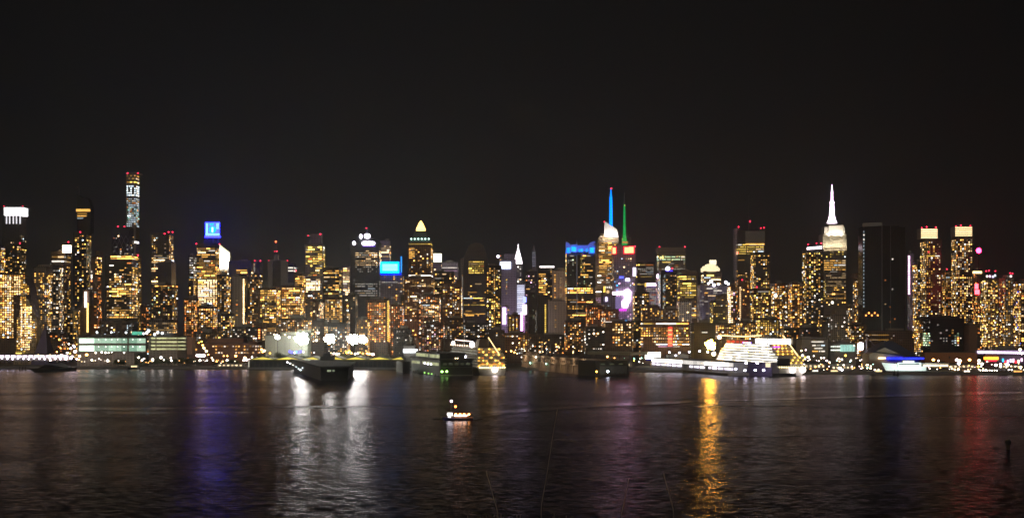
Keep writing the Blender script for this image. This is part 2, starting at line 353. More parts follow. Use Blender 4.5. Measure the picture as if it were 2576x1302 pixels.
B('dark tower with gold specks right of the gold stepped shaft', 812, 860, 674, 2350, 'dark', [W('off','gold',.42), W('apt','grn',.08)], name=AT)
B('pair of window columns tower below the gold stepped shaft', 786, 814, 756, 1950, 'brown', [W('apt','warm',.5,(788,812,760,850),(5,5.4))], name=AT)
B('broad dim tower with three gold columns above the floodlights', 814, 860, 748, 1960, 'brown', [W('apt','gold',.5,(818,856,752,840),(6,5.4))], name=AT)
B('pinkish narrow tower with stacked white lit floors beside the logo tower', 861, 885, 668, 2900, 'lav', [W('off','warm',.85,(862,882,672,742),(6,5.6))], beacons=[(883,679)], name=OT)
B('dark tower with one gold column between floodlights and the logo tower', 862, 900, 742, 2000, 'dark', [W('col','gold',.7,(872,877,760,850),(4,6)), W('apt','warm',.1)], name=AT)
def ex_logo(root, D):
    x = lambda p: WX(p,D); z = lambda y: WZ(y,D)
    mb = MB().loft([[(x(881),D,z(611)),(x(959),D,z(611)),(x(959),D+45,z(611)),(x(881),D+45,z(611))],[(x(905),D+8,z(587)),(x(945),D+8,z(600)),(x(938),D+36,z(600)),(x(905),D+36,z(587))]])
    part('sloping_roof', mb, MATS['glass'], root)
    g = glow('logo_white', (.95,.85,1), 6, True, 0)
    pill = [(x(910)+5*D/F+5*D/F*math.cos(a), z(611.5)+5*D/F*math.sin(a)) for a in [math.pi/2+k*math.pi/6 for k in range(7)]] + [(x(944)-5*D/F+5*D/F*math.cos(a), z(611.5)+5*D/F*math.sin(a)) for a in [-math.pi/2+k*math.pi/6 for k in range(7)]]
    part('lit_sign', MB().slab(pill, D-3, D-1), g, root, 'wide rounded white sign')
    part('round_sign', MB().slab([(x(924)+8*D/F*math.cos(a*.393), z(593)+6.3*D/F*math.sin(a*.393)) for a in range(16)], D-2, D), g, root)
    part('round_sign', MB().slab([(x(908)+3.8*D/F*math.cos(a*.393), z(594)+5.5*D/F*math.sin(a*.393)) for a in range(16)], D-2, D), g, root)
    part('round_sign', MB().slab([(x(891)+3.8*D/F*math.cos(a*.393), z(611)+5*D/F*math.sin(a*.393)) for a in range(16)], D-3, D-1), g, root)
    part('roof_mast', MB().tube((x(922),D+12,z(592)),(x(922),D+12,z(574)),.8), STEEL, root); part('violet_strip', MB().pbox(912,944,617.5,620,D-1,1), glow('violet', (.16,.06,.8), .9), root)
B('black office tower with white pill shaped sign, round lamps and a pink tipped mast', 881, 959, 611, 2650, 'dark',
  [W('off','warm',.8,(893,950,628,668),(6,5.4)), W('apt','wht',.3,(893,950,668,685),(6,5.4),0), W('off','wht',.5,(893,950,705,745),(6,5.6),0)], beacons=[(922,573)], name=SK, extra=ex_logo, dep=45)
B('greyish lilac slab directly behind the right side of the logo tower', 957, 983, 604, 3000, 'lav', [W('off','warm',.6,(958,980,616,652),(7,5.4)), W('off','wht',.6,(958,980,688,740),(7,5.4))], beacons=[], name=OT)
def ex_cyan(root, D):
    x = lambda p: WX(p,D); z = lambda y: WZ(y,D)
    part('billboard', MB().pbox(956.5,1004,657.5,686,D-4,2), glow('bb_cyan', (.0,.34,1), 5.2, True, 0), root, 'sky blue lit billboard')
    part('screen_image', MB().pbox(962,1000,663,680,D-4.6,.5), glow('bb_pale', (.35,.85,1), 1.6, False, 0), root)
    part('billboard_edge', MB().pbox(956,1009,686,690,D-4,2), glow('bb_blue', (.0,.01,1), 2.2, False, 0), root)
    part('blue_fin', MB().pbox(1008,1011,644,684,D-3,2), glow('bb_fin', (.03,.3,1), 1.8, False, 0), root)
B('squat grey tower behind a large sky blue billboard with a thin blue fin', 957, 1016, 689, 2450, 'lav', [W('off','wht',.5,(960,1012,706,712),(6,5),0), W('apt','gold',.15)], name=OT, extra=ex_cyan)
B('brown apartment house with one full height ladder of gold windows', 920, 981, 752, 1900, 'brick', [W('apt','org',.4,(924,970,760,860)), W('apt','gold',.3,(924,970,760,860))], name=AT, extra=ex_stair(976.5,755,858,'yel',1,4.5))
B('dark reddish tower with sparse orange windows beside the gold window ladder', 983, 1016, 766, 1920, 'brick', [W('apt','org',.3), W('apt','warm',.12)], name=AT)
B('unlit dark block left of the gold coned tower base', 1008, 1050, 742, 2150, 'dark', [W('apt','gold',.2), W('apt','cool',.05)], name=AT)
# ---- gold cone tower
def ex_cone(root, D):
    x = lambda p: WX(p,D); z = lambda y: WZ(y,D); c = x(1056.5); r = lambda p: p*D/F
    part('roof_slope', MB().loft([[(c-r(26),D,z(609)),(c+r(26),D,z(609)),(c+r(26),D+45,z(609)),(c-r(26),D+45,z(609))],[(c-r(12),D+12,z(579)),(c+r(12),D+12,z(579)),(c+r(12),D+34,z(579)),(c-r(12),D+34,z(579))]]), plain('copper_roof',(.10,.13,.12),.6), root, 'steep dark copper roof')
    part('lit_cone', MB().lathe(c, D+20, [(r(12.5),z(577)),(r(11.5),z(572)),(r(6),z(560)),(r(1),z(552))], 12), glow('cone_gold', (1,.60,.16), 4.5, True, 0), root, 'glowing gold cone tip')
    for k in range(6):
        for yy, rr in ((600, 2.1), (606.5, 1.3)):
            part('roof_light', MB().ball(c+r(-22+k*8.8), D+(4 if yy>602 else 1), z(yy), r(rr), 8), glow('teal_lamp', (.65,1,.85), 3.5, True, 0), root)
B('stone tower with dark pyramid roof, teal lamp ring and glowing golden cone tip', 1027, 1088, 609, 2150, 'brick',
  [W('run','yel',.9,(1028,1086,610,616),(9,5)), W('off','gold',.9,(1028,1044,622,650),(6,5),1), W('run','wht',1,(1028,1084,690,694),(7,4),2), W('off','gold',.4,(1028,1086,700,745),(7,6)), W('apt','gold',.18,(1028,1086,625,690)),
   W('run','gold',1,(1018,1040,749,760),(9,8))], name=SK, dep=45, extra=ex_cone, tiers=[(1031,1083,606)])
B('wide lower body of the gold coned tower with dim brown setback', 1017, 1093, 698, 2120, 'brick', [W('off','warm',.3,(1020,1090,705,800)), W('apt','gold',.2)], name='tower_base')
def ex_cube(root, D):
    part('lit_cube', MB().pbox(1090.5,1110,637,658.5,D-2,14), glow('cube_white', (1,.93,.66), 3.4, True, 0), root, 'glowing cream cube')
    part('ledge', MB().pbox(1089,1111,658.5,660.5,D-3,16), CONC, root)
B('dim lilac tower topped with a glowing cream cube', 1089, 1112, 660, 2900, 'lav', [W('apt','warm',.2)], name=OT, extra=ex_cube)
B('pinkish grey flat slab with one white lit storey near its top', 1108, 1153, 659, 2950, 'lav', [W('run','wht',1,(1108,1150,670,675),(7,4),1), W('run','pink',.8,(1108,1150,679,682),(7,4),0), W('off','warm',.4,(1110,1150,690,720))], name=OT)
B('dark block with gold specks standing in front of the pinkish grey slab', 1092, 1144, 682, 2400, 'dark', [W('apt','gold',.26), W('off','warm',.2)], name=AT)
B('brown tower with warm white windows in tidy rows, second from the golden cone tower', 1052, 1108, 742, 1950, 'brick', [W('off','warm',.45,(1056,1104,748,860),(6,5.6)), W('apt','org',.2), W('apt','wht',.12)], name=AT)
B('brown tower with white and gold windows just left of the arched dark tower', 1112, 1162, 712, 2080, 'brick', [W('apt','gold',.36,(1114,1156,720,840)), W('apt','wht',.15)], tiers=[(1148,1160,704)], name=AT)
def sh_arch(root, D, mat):
    x = lambda p: WX(p,D); z = lambda y: WZ(y,D)
    out = [(x(1165),2.5),(x(1226),2.5),(x(1230),z(680)),(x(1226),z(645)),(x(1218),z(622)),(x(1206),z(613)),(x(1190),z(613)),(x(1178),z(622)),(x(1168),z(645)),(x(1165),z(680))]
    part('arched_crown', MB().slab([(x(1176),z(628)),(x(1220),z(628)),(x(1214),z(615)),(x(1205),z(610.5)),(x(1191),z(610.5)),(x(1182),z(615))], D-2, D-.3), ROOFM, root)
    return part('walls', MB().slab(out, D, D+34), mat, root)
B('dark tower with rounded arched crown and grid of gold office windows', 1165, 1230, 613, 2250, 'dark',
  [W('off','yel',.85,(1178,1218,655,688),(5.6,5.6)), W('run','yel',.9,(1166,1220,747,751),(7,4)), W('run','yel',.7,(1166,1220,764,768),(7,4)), W('run','gold',.9,(1166,1220,786,791),(7,4)), W('off','gold',.2,(1170,1224,700,800)), W('col','wht',.9,(1160,1166,650,810),(4,5),0)], name=SK, shape=sh_arch)
B('dark grey lit edge tower behind the arched crown', 1158, 1174, 650, 2500, 'stone', [W('apt','wht',.8,(1161,1171,690,810),(5,5),0)], name=OT)
B('tall block packed with irregular gold windows right of the arched crown', 1222, 1262, 668, 2000, 'dark', [W('apt','gold',.42,(1224,1258,672,860),(6.4,6)), W('apt','yel',.15)], name=AT)
def ex_wsign(root, D):
    part('screen', MB().pbox(1258,1285,658,675,D-2,1.5), glow('screen_white_blue', (.72,.8,1), 3.2, True, 0), root, 'white blue screen')
    beacon(root, 1253, 644, D, 2.2, glow('lamp_lilac', (.8,.7,1), 7, True, 0), 'roof_lamp'); part('lamp_arm', MB().pbox(1249,1262,648,650,D,2), STEEL, root)
B('pinkish slab wearing a white blue screen and a lilac roof lamp', 1256, 1298, 652, 2700, 'lav', [W('col','yel',.5,(1272,1277,700,740),(5,6)), W('apt','wht',.4,(1250,1262,640,655),(5,5),1)], tiers=[(1268,1293,638)], name=OT, extra=ex_wsign)
def ex_chry(root, D):
    x = lambda p: WX(p,D); z = lambda y: WZ(y,D); c = x(1303.5); r = lambda p: p*D/F
    g = glow('spire_white', (1,.86,.93), 3.6, True, 0)
    part('crown', MB().lathe(c, D+14, [(r(11),z(664)),(r(10),z(655)),(r(7.5),z(645)),(r(4.5),z(634)),(r(2.6),z(628)),(r(1.2),z(622))], 8), g, root, 'glowing white terraced crown')
    part('spire', MB().tube((c,D+14,z(624)),(c,D+14,z(612)),r(1.3),6,r(.4)), g, root)
    for yy, rr in ((617,2.4),(625,3.2)): beacon(root, 1303.5, yy, D+14, rr/1.9*.8, g, 'spire_lamp')
B('slim art deco tower with a glowing white tapering crown and needle', 1293, 1315, 664, 3500, 'lav', [W('apt','wht',.25,(1295,1312,668,710))], name=SK, extra=ex_chry, dep=28)
def ex_ts(root, D):
    for k in range(14):
        part('light_band', MB().pbox(1301,1319,716+k*5.4,719.6+k*5.4,D-1.5,1), glow('band_lilac', (.78,.80,1), 1.1, True, .5), root)
    part('screen', MB().pbox(1314,1325,765,790,D-4,2), glow('screen_pinkwhite', (1,.75,1), 4, True, 0), root, 'pink white glaring screen')
    part('screen', MB().pbox(1316.5,1324,746,760,D-4,2), glow('screen_blueoval', (.25,.3,1), 3.5, True, 0), root, 'small blue screen')
    part('vertical_sign', MB().pbox(1309.5,1315.5,785,834,D-5,2), glow('neon_magenta', (1,.45,.95), 4, True, 0), root, 'pink upright sign')
B('slim tower striped with lilac white light bands above pink screens', 1299, 1321, 712, 2150, 'lav', [], name=OT, extra=ex_ts)
def ex_pl(root, D):
    part('screen', MB().pbox(1264,1273,772,815,D-2,2), glow('neon_lilacpink', (.85,.55,1), 3, True, .2), root, 'pink lilac upright screen')
B('violet lit block with a tall pink lilac screen on its left edge', 1262, 1283, 772, 2250, 'lav', [W('apt','pink',.1)], name=OT, extra=ex_pl)
B('orange brick slab with three ladders of gold windows', 1277, 1308, 791, 2000, 'brick', [W('col','yel',.9,(1281,1285,796,836),(4,4.4)), W('col','yel',.9,(1289,1293,796,836),(4,4.4)), W('col','gold',.9,(1298,1302,796,836),(4,4.4))], name=AT)
# ---- x 1320 .. 1650
def ex_spire2(root, D):
    x = lambda p: WX(p,D); z = lambda y: WZ(y,D); c = x(1343); r = lambda p: p*D/F
    part('spire', MB().loft([[(c-r(5),D+4,z(640)),(c+r(5),D+4,z(640)),(c+r(5),D+14,z(640)),(c-r(5),D+14,z(640))],[(c-r(.5),D+8,z(614)),(c+r(.5),D+8,z(614)),(c+r(.5),D+9,z(614)),(c-r(.5),D+9,z(614))]]), STEEL, root)
    for k in range(7): part('light_band', MB().pbox(1338.5,1347.5,634+k*5.5,635.6+k*5.5,D-1,1), glow('band_dimwhite', (.8,.8,.95), .28), root)
B('thin grey pointed tower crossed by faint white light rings', 1338, 1349, 640, 3300, 'lav', [], name=SK, extra=ex_spire2, dep=20)
B('dark tower with gold and red specks left of the white lidded tower', 1320, 1352, 682, 2350, 'dark', [W('off','gold',.4,(1323,1346,690,740)), W('apt','pink',.08), W('apt','org',.08)], name=OT)
def ex_lid(root, D): part('lit_parapet', MB().pbox(1358,1394,668,672,D-1,2), glow('lid_white', (1,.9,.85), 4, True, 0), root, 'glowing white lid')
B('tower with glowing white lid and gold offices behind a dark slab', 1352, 1397, 671, 2500, 'dark', [W('off','gold',.6,(1354,1374,686,742),(7,5.6)), W('apt','gold',.2)], name=OT, extra=ex_lid)
B('brownish grey concrete slab tower with two faint ladders of windows', 1389, 1426, 680, 2280, 'conc', [W('col','gold',.75,(1393,1399,688,800),(5,6)), W('col','warm',.5,(1408,1413,690,800),(4,6),0)], name=AT)
B('unlit dark slab with a faint window column in front of pink screens', 1328, 1352, 736, 1900, 'dark', [W('col','wht',.6,(1346,1350,780,835),(3,5),0), W('col','grn',.25,(1340,1345,740,800),(3,5),0)], name=AT)
B('black slab tower with a single yellow light line down its right side', 1351, 1378, 742, 1880, 'dark', [], name=AT, extra=ex_stair(1372,764,838,'yel',1,3.4))
B('grey brown twin slab just right of the yellow line slab', 1378, 1424, 756, 2120, 'conc', [W('col','gold',.35,(1395,1400,760,830),(4,6),0)], name=AT)
def ex_nyt(root, D):
    x = lambda p: WX(p,D); z = lambda y: WZ(y,D)
    m = plain('ceramic_screen', (.55,.6,.66), .5, var=.1)
    segs = [([1423,1429,1437,1437,1423],[607,610,616,637,637]), ([1437,1449,1451,1452,1452,1437],[615,614,606,606,633,633]), ([1452,1480,1480,1452],[616,616,633,633]), ([1480,1488,1497,1497,1480],[613,608,606,637,637])]
    for xs, ys in segs: part('crown_screen', MB().slab([(x(a),z(b)) for a, b in reversed(list(zip(xs,ys)))], D-3, D-1.5), m, root, 'blue floodlit screen wall')
    for a in (1429, 1446, 1466, 1489): spot(root, (x(a), D-16, z(640)), (x(a), D-2, z(620)), 15000, (.01,.10,1), R(110))
    for a, b, c_, d in ((1426,1433,622,634),(1438,1449,620,631),(1456,1460,626,632),(1462,1466,625,632),(1474,1478,625,632),(1484,1494,622,634)): part('blue_panel', MB().pbox(a,b,c_,d,D-4,.6), glow('nyt_cyan', (.01,.34,1), 2.2, True, .5), root)
    part('corner_fin', MB().pbox(1450.4,1452.2,640,810,D-1.5,1.5), glow('fin_dim', (.8,.8,.9), .10), root)
    part('roof_mast', MB().tube((x(1451.5),D+18,z(616)),(x(1451.5),D+18,z(600)),.5), STEEL, root)
B('dark office tower with a jagged crown floodlit bright blue', 1423, 1498, 633, 2250, 'dark',
  [W('off','gold',.8,(1427,1492,722,738),(6,5),2), W('off','gold',.25,(1454,1492,640,720)), W('apt','yel',.5,(1460,1472,636,690),(5,5.4)), W('off','wht',.2,(1427,1450,640,720),(7,6),0), W('off','gold',.4,(1427,1492,745,800)), W('apt','grn',.08,(1427,1490,650,720))], name=SK, extra=ex_nyt, dep=40)
def sh_boa(root, D, mat):
    x = lambda p: WX(p,D); z = lambda y: WZ(y,D)
    front = [(x(1496),2.5),(x(1556),2.5),(x(1557),z(700)),(x(1556),z(600)),(x(1549),z(572)),(x(1519),z(590)),(x(1507),z(596)),(x(1502),z(620)),(x(1497),z(700))]
    o = part('walls', MB().slab(front, D, D+42), mat, root)
    c = plain('crystal_screen', (.62,.60,.58), .5, var=.1)
    part('glass_screen', MB().slab([(x(1519),z(593)),(x(1530),z(597)),(x(1556),z(596)),(x(1552),z(577)),(x(1541),z(569)),(x(1527),z(559)),(x(1521),z(557))], D-2, D-.6), c, root, 'slanting white lit screen on top')
    for a in (1526, 1546): spot(root, (x(a), D-22, z(612)), (x(a), D-1, z(578)), 95000, (1,.92,.86), R(110))
    part('spire', MB().tube((x(1538),D+12,z(572)),(x(1538),D+12,z(492)),3.6,6,2.4).tube((x(1538),D+12,z(492)),(x(1538),D+12,z(474)),1.6,6,.7), glow('spire_blue', (.0,.20,1), 3.4, True, .1), root, 'electric blue lit needle')
    beacon(root, 1538, 473, D+12, 1.1)
    return o
B('tapering faceted tower lit warm gold, with slanting white top and electric blue needle', 1497, 1557, 596, 2550, 'gold',
  [W('off','warm',.95,(1509,1555,586,606),(7,4.6),1), W('off','gold',.75,(1506,1550,608,690),(6,5.2)), W('off','wht',.5,(1502,1552,690,712),(6,5)), W('run','wht',1,(1498,1554,731,735),(8,4),2), W('off','pink',.6,(1498,1524,742,790),(6,5),0), W('col','wht',1,(1522,1545,715,730),(5,14),1)],
  beacons=[(1520,557)], name=SK, shape=sh_boa, dep=42)
def ex_conde(root, D):
    x = lambda p: WX(p,D); z = lambda y: WZ(y,D)
    rs = glow('sign_redhot', (1,.12,.05), 11, True, 0); rf = glow('sign_red', (1,.01,.04), 1.6, False, 0)
    part('sign_frame', MB().pbox(1568,1596,618.5,638,D-1.6,1), rf, root, 'red sign surround')
    part('roof_sign', MB().pbox(1571,1582,621,636,D-3,1.2), rs, root, 'glaring red white sign'); part('roof_sign', MB().pbox(1582.6,1594,620,635.5,D-3,1.2), rs, root, 'glaring red white sign')
    part('sign_frame', MB().pbox(1539,1551.5,619.5,639,D-1.6,1), rf, root); part('roof_sign', MB().pbox(1541,1549,622,637,D-3,1.2), rs, root, 'narrow glaring red sign')
    part('lattice', MB().pbox(1566,1568,596,618,D+8,1.5).pbox(1585,1587,597,618,D+8,1.5).pbox(1566,1587,596,598,D+8,1.5), STEEL, root)
    part('antenna_mast', MB().tube((x(1572),D+10,z(618)),(x(1572),D+10,z(594)),7,6,4).tube((x(1572),D+10,z(594)),(x(1572),D+10,z(565)),3,6,2.6).tube((x(1572),D+10,z(565)),(x(1572),D+10,z(512)),2.4,6,1.7), glow('mast_green', (.01,.42,.08), 1.0, False, .1, .09), root, 'green lit lower mast')
    part('antenna_tip', MB().tube((x(1572),D+10,z(512)),(x(1572),D+10,z(482)),1.3,6,.5), STEEL, root)
    beacon(root, 1572, 516, D+9, .6, glow('mast_orange', (1,.25,.08), 3), 'mast_lamp')
    part('mast_foot', MB().pbox(1566,1580,606,611,D+2,8), glow('mast_foot_glow', (1,.45,.1), .5), root)
B('mauve skyscraper with glaring red roof signs and a green lit antenna mast', 1540, 1600, 617, 2480, 'lav',
  [W('apt','warm',.10,(1545,1595,642,700)), W('off','warm',.5,(1560,1592,698,704),(6,5),1)], beacons=[(1597,619)], name=SK, extra=ex_conde, dep=40)
def ex_tsq(root, D):
    x = lambda p: WX(p,D); z = lambda y: WZ(y,D)
    g = glow('tsq_white', (1,.70,1), 10, True, .2)
    part('screen', MB().slab([(x(a),z(b)) for a, b in ((1567,732),(1579,725),(1587,732),(1586,752),(1577,773),(1566,772),(1564,758),(1573,750))][::-1], D-3, D-1), g, root, 'tall glaring white pink screen')
    part('screen', MB().pbox(1541,1570,733,740,D-3,2), g, root, 'long white pink ribbon screen')
    part('screen', MB().pbox(1558,1569,694,699,D-3,2), glow('tsq_blue', (.08,.1,1), 3, True, .2), root, 'blue screen'); part('screen', MB().pbox(1574,1584,699,706,D-3,2), glow('tsq_lilac', (.8,.7,1), 5, True, .2), root)
    part('screen', MB().pbox(1592,1600,672,694,D-3,2), glow('tsq_lilac2', (.9,.75,1), 2.8, True, .2), root); part('screen', MB().pbox(1548,1562,745,775,D-2,1), glow('tsq_mauve', (.5,.36,.8), .5, False, .2), root)
    part('screen', MB().pbox(1558,1576,776,781,D-3,2), glow('tsq_magenta', (.9,.05,.9), 1.5, True, .2), root, 'magenta screen')
B('mauve block plastered with glaring white and magenta screens', 1546, 1596, 700, 2380, 'lav', [W('apt','pink',.15), W('apt','cyan',.03)], name=OT, extra=ex_tsq)
def ex_disc(root, D):
    x = lambda p: WX(p,D); z = lambda y: WZ(y,D); r = 3.6*D/F
    c = [(x(1529)+r*math.cos(a*.393), z(733)+r*math.sin(a*.393)) for a in range(16)]
    part('round_sign', MB().slab(c, D-2, D-1), glow('disc_gold', (1,.66,.3), 1.3, False, 0), root, 'round gold ring sign')
    part('sign_centre', MB().slab([(x(1529)+r*.3*math.cos(a*.785), z(733)+r*.3*math.sin(a*.785)) for a in range(8)], D-2.3, D-1.9), DARKM, root)
    part('vertical_sign', MB().pbox(1518,1523,719,734,D-2,1), glow('sign_amber', (1,.62,.1), 1.8, False, 0), root, 'amber upright sign')
    part('vertical_sign', MB().pbox(1523,1528,746,757,D-2,1), glow('sign_lilacw', (.85,.75,1), 2.5, False, 0), root)
B('dark mauve block with a round gold ring sign and amber upright sign', 1512, 1548, 742, 2300, 'lav', [W('apt','warm',.35,(1514,1546,765,800))], tiers=[(1516,1536,724)], name=OT, extra=ex_disc)
B('rusty brown brick tower speckled with orange windows left of the mauve screens', 1474, 1516, 768, 2050, 'brick', [W('apt','org',.42), W('apt','gold',.15)], name=AT)
B('rust coloured brick block below the round gold ring sign', 1514, 1556, 778, 2000, 'brick', [W('apt','org',.3), W('apt','wht',.12)], name=AT)
B('pale topped dark block with a white bead row along its parapet', 1518, 1590, 808, 1850, 'brown', [W('run','wht',1,(1521,1539,807,810),(4,4),1), W('apt','gold',.22,(1540,1588,812,870),(8,7),1), W('apt','warm',.15,(1540,1588,812,870),(8,7),2)], name=AT)
B('distant green grey block with two yellow windows on its top floor', 1600, 1648, 659, 3100, 'dark', [W('off','yel',.6,(1602,1645,663,668),(8,5)), W('off','wht',.5,(1602,1645,670,690),(6,4),0), W('run','yel',.7,(1600,1640,692,698),(8,5))], name=OT)
def ex_vb(root, D): part('sign_band', MB().pbox(1624,1652,711,718,D-2,1.5), glow('band_violetwhite', (.72,.58,1), 4, True, 0), root, 'violet white lit sign band'); part('sign_band', MB().pbox(1622,1627,711,720,D-3,1), glow('sign_amber', (1,.62,.1), 1.8), root)
B('pale block under a violet white sign band', 1620, 1654, 711, 2400, 'lav', [W('off','wht',.6,(1622,1652,724,790),(4,5),0)], name=OT, extra=ex_vb)
B('dark apartment tower in front of the violet white sign band', 1592, 1634, 734, 2150, 'dark', [W('apt','gold',.3), W('apt','wht',.1), W('run','yel',.6,(1590,1632,713,716),(6,4))], tiers=[(1600,1624,727)], name=AT)
# ---- x 1650 .. 1990
B('wide grey topped office slab with two red beacons on its roof corners', 1653, 1726, 634, 2950, 'stone', [W('off','grn',.7,(1656,1724,642,655),(7,5),1), W('off','wht',.6,(1656,1724,655,678),(6,4.6),0), W('off','yel',.25,(1656,1724,640,672),(7,5))], tiers=[(1654,1724,622)], beacons=[(1659,620),(1723,620)], name=OT, dep=45)
def ex_ov(root, D):
    beacon(root, 1680, 675, D, 3.4, glow('oval_white', (.85,.85,1), 6, True, 0), 'roof_lamp'); part('blue_strip', MB().pbox(1675,1692,679,681.5,D-2,2), glow('violet_blue', (.1,.05,1), 2.2, True, 0), root)
    beacon(root, 1691.5, 674, D, .9); part('lamp_post', MB().pbox(1679,1681,677,684,D,2), STEEL, root)
B('dark tower topped with an oval white blue lamp, pale column of lights below', 1656, 1703, 680, 2200, 'dark', [W('apt','cool',.6,(1667,1674,690,780),(4,4.4),1), W('apt','gold',.25,(1675,1702,690,820))], name=AT, extra=ex_ov)
def ex_po(root, D): part('side_sign', MB().ball(WX(1655,D),D-2,WZ(694,D),4.2*D/F,10,1.5), glow('pink_lamp', (1,.62,.9), 5, True, 0), root, 'pink oval lamp')
B('violet edged narrow tower bearing a pink oval lamp', 1650, 1664, 698, 2260, 'lav', [W('apt','pink',.15)], name=OT, extra=ex_po)
B('golden grid office block filled with long yellow window rows', 1704, 1755, 681, 2350, 'brown', [W('off','yel',.8,(1706,1752,692,750),(6.5,6)), W('off','gold',.5,(1706,1752,750,800),(6.5,6)), W('apt','grn',.2,(1706,1752,683,690),(6,5),0)], name=OT)
B('pale grey pink low block before the golden grid offices', 1702, 1740, 757, 1980, 'white', [W('apt','warm',.12)], name=LB)
def ex_dome(root, D):
    x = lambda p: WX(p,D); z = lambda y: WZ(y,D); g = glow('dome_cream', (1,.84,.5), 1.5, True, .1); r = lambda p: p*D/F
    part('lit_drum', MB().lathe(x(1790), D+18, [(r(24),z(682)),(r(24),z(673)),(r(20),z(672)),(r(20),z(668))], 20), g, root, 'cream lit round storey')
    part('lit_drum', MB().lathe(x(1790), D+18, [(r(14),z(668)),(r(13),z(664)),(r(6),z(662))], 20), g, root)
    part('lit_cap', MB().pbox(1786,1802,653,665,D+12,8), glow('cap_cream', (1,.86,.6), 1.8, True, 0), root, 'square cream lit cap')
B('tower with cream lit round stepped top and square lit cap', 1764, 1816, 682, 2750, 'stone', [W('off','warm',.6,(1766,1814,690,725),(7,5)), W('run','yel',1,(1778,1796,689,695),(9,6),2)], name=OT, extra=ex_dome)
def ex_cl(root, D):
    for a, b, r_ in ((1789,707,2.6),(1796,716,2.4),(1807,714,1.6),(1826,709,2.3),(1833,714,2.2),(1782,712,1.6)): beacon(root, a, b, D, r_, glow('cluster_white', (.92,.88,1), 6, True, .3), 'roof_lamp')
B('lilac glass block crowned by a cluster of blinding white roof lamps', 1764, 1838, 718, 2400, 'lav', [W('run','warm',.8,(1780,1802,741,745),(7,4)), W('off','wht',.25,(1768,1834,722,760)), W('off','cool',.3,(1770,1790,760,800),(5,5),0)], name=OT, extra=ex_cl)
B('grey lilac narrow slab left of the blinding roof lamps', 1754, 1772, 716, 2300, 'lav', [W('apt','wht',.2,None,(5,5),0)], name=AT)
B('dark block with yellow specks under the blinding roof lamps', 1786, 1832, 756, 2050, 'dark', [W('apt','yel',.22), W('apt','gold',.12)], name=AT)
def ex_penn(root, D):
    x = lambda p: WX(p,D); z = lambda y: WZ(y,D)
    part('flank', MB().pbox(1848,1860,574,700,D+8,20), MATS['lav'], root, 'grey flank slab')
    part('plain_top', MB().pbox(1875,1924,580,609,D-1,36), CONC, root, 'plain grey mechanical storeys')
    part('antenna_mast', MB().tube((x(1887),D+16,z(580)),(x(1887),D+16,z(552)),.9,6).tube((x(1887),D+16,z(552)),(x(1887),D+16,z(488)),.55,6,.25), STEEL, root)
    beacon(root, 1887, 556, D+16, 1.2)
    part('lit_floor', MB().pbox(1876,1923,611.5,615,D-2,1), glow('penn_gold', PAL['gold'], 1.8, False, .2, .12), root)
B('broad grey topped tower with a thin antenna and gold lit storeys below its blank top', 1848, 1925, 580, 2900, 'dark',
  [W('off','yel',.75,(1850,1922,612,640),(6.4,5.2),1), W('off','warm',.5,(1876,1900,625,640),(7,5),2), W('off','gold',.35,(1850,1880,645,700)), W('run','gold',.9,(1850,1880,692,698),(8,5),1)], beacons=[(1858,570),(1914,573),(1922,572),(1856,635)], name=SK, extra=ex_penn, dep=40)
B('slim dark residential tower with gold windows before the antenna tower', 1888, 1938, 636, 2500, 'dark', [W('apt','gold',.34,(1890,1936,640,730),(6.6,5.6)), W('apt','yel',.12)], tiers=[(1922,1937,632)], name=AT)
B('red beacon topped brown tower with a dotted light ladder', 1847, 1886, 700, 2050, 'brick', [W('apt','gold',.14,(1868,1884,705,830)), W('apt','org',.1)], beacons=[(1867,703)], name=AT, extra=ex_stair(1862,720,816,'warm',1,3.4))
B('narrow tower with stacked double white windows left of the dotted light ladder', 1830, 1850, 716, 2030, 'brick', [W('apt','warm',.8,(1834,1844,720,822),(5,5.4),2), W('apt','pink',.15,(1844,1849,720,822),(4,5))], name=AT)
B('dim brown infill block behind the two laddered towers', 1800, 1840, 742, 2100, 'brown', [W('apt','gold',.22)], name=AT)
B('stone topped apartment block with a pale lit cornice, right of the dotted light ladder', 1886, 1940, 726, 2080, 'brown', [W('run','wht',.9,(1906,1934,727,738),(4,6),0), W('apt','gold',.4,(1890,1934,745,836),(6.6,5.8)), W('apt','yel',.15)], beacons=[(1904,721)], name=AT)
B('orange windowed tower right of the pale lit cornice block', 1938, 1983, 712, 2120, 'brick', [W('apt','gold',.45,(1941,1980,718,836),(6.6,6)), W('col','org',.8,(1949,1954,712,745),(5,4.6),1), W('apt','wht',.16)], name=AT, extra=lambda root, D: beacon(root, 1951, 743, D, 2.6, glow('lamp_peach', (1,.8,.55), 6, True, 0), 'roof_lamp') and None)
B('reddish brown apartment tower left of the white lined tower', 1982, 2020, 710, 2150, 'brick', [W('apt','gold',.42,(1984,2018,714,840),(6.6,6)), W('apt','org',.2)], name=AT)
def ex_wline(root, D): part('lit_parapet', MB().slab([(WX(a,D),WZ(b,D)) for a, b in ((2030,627),(2067,624.5),(2067,618.5),(2030,621.5))], D-2, D), glow('lid_pinkwhite', (1,.82,.92), 5, True, 0), root, 'glowing white roof line')
B('dark tower with a glowing white roof line, touching the white spired skyscraper', 2018, 2072, 627, 2350, 'dark', [W('apt','gold',.24,(2022,2070,634,840),(7,6)), W('apt','yel',.14,(2022,2070,634,760),(7,6)), W('apt','wht',.08)], beacons=[(2033,614),(2054,611),(2066,611)], name=AT, extra=ex_wline)
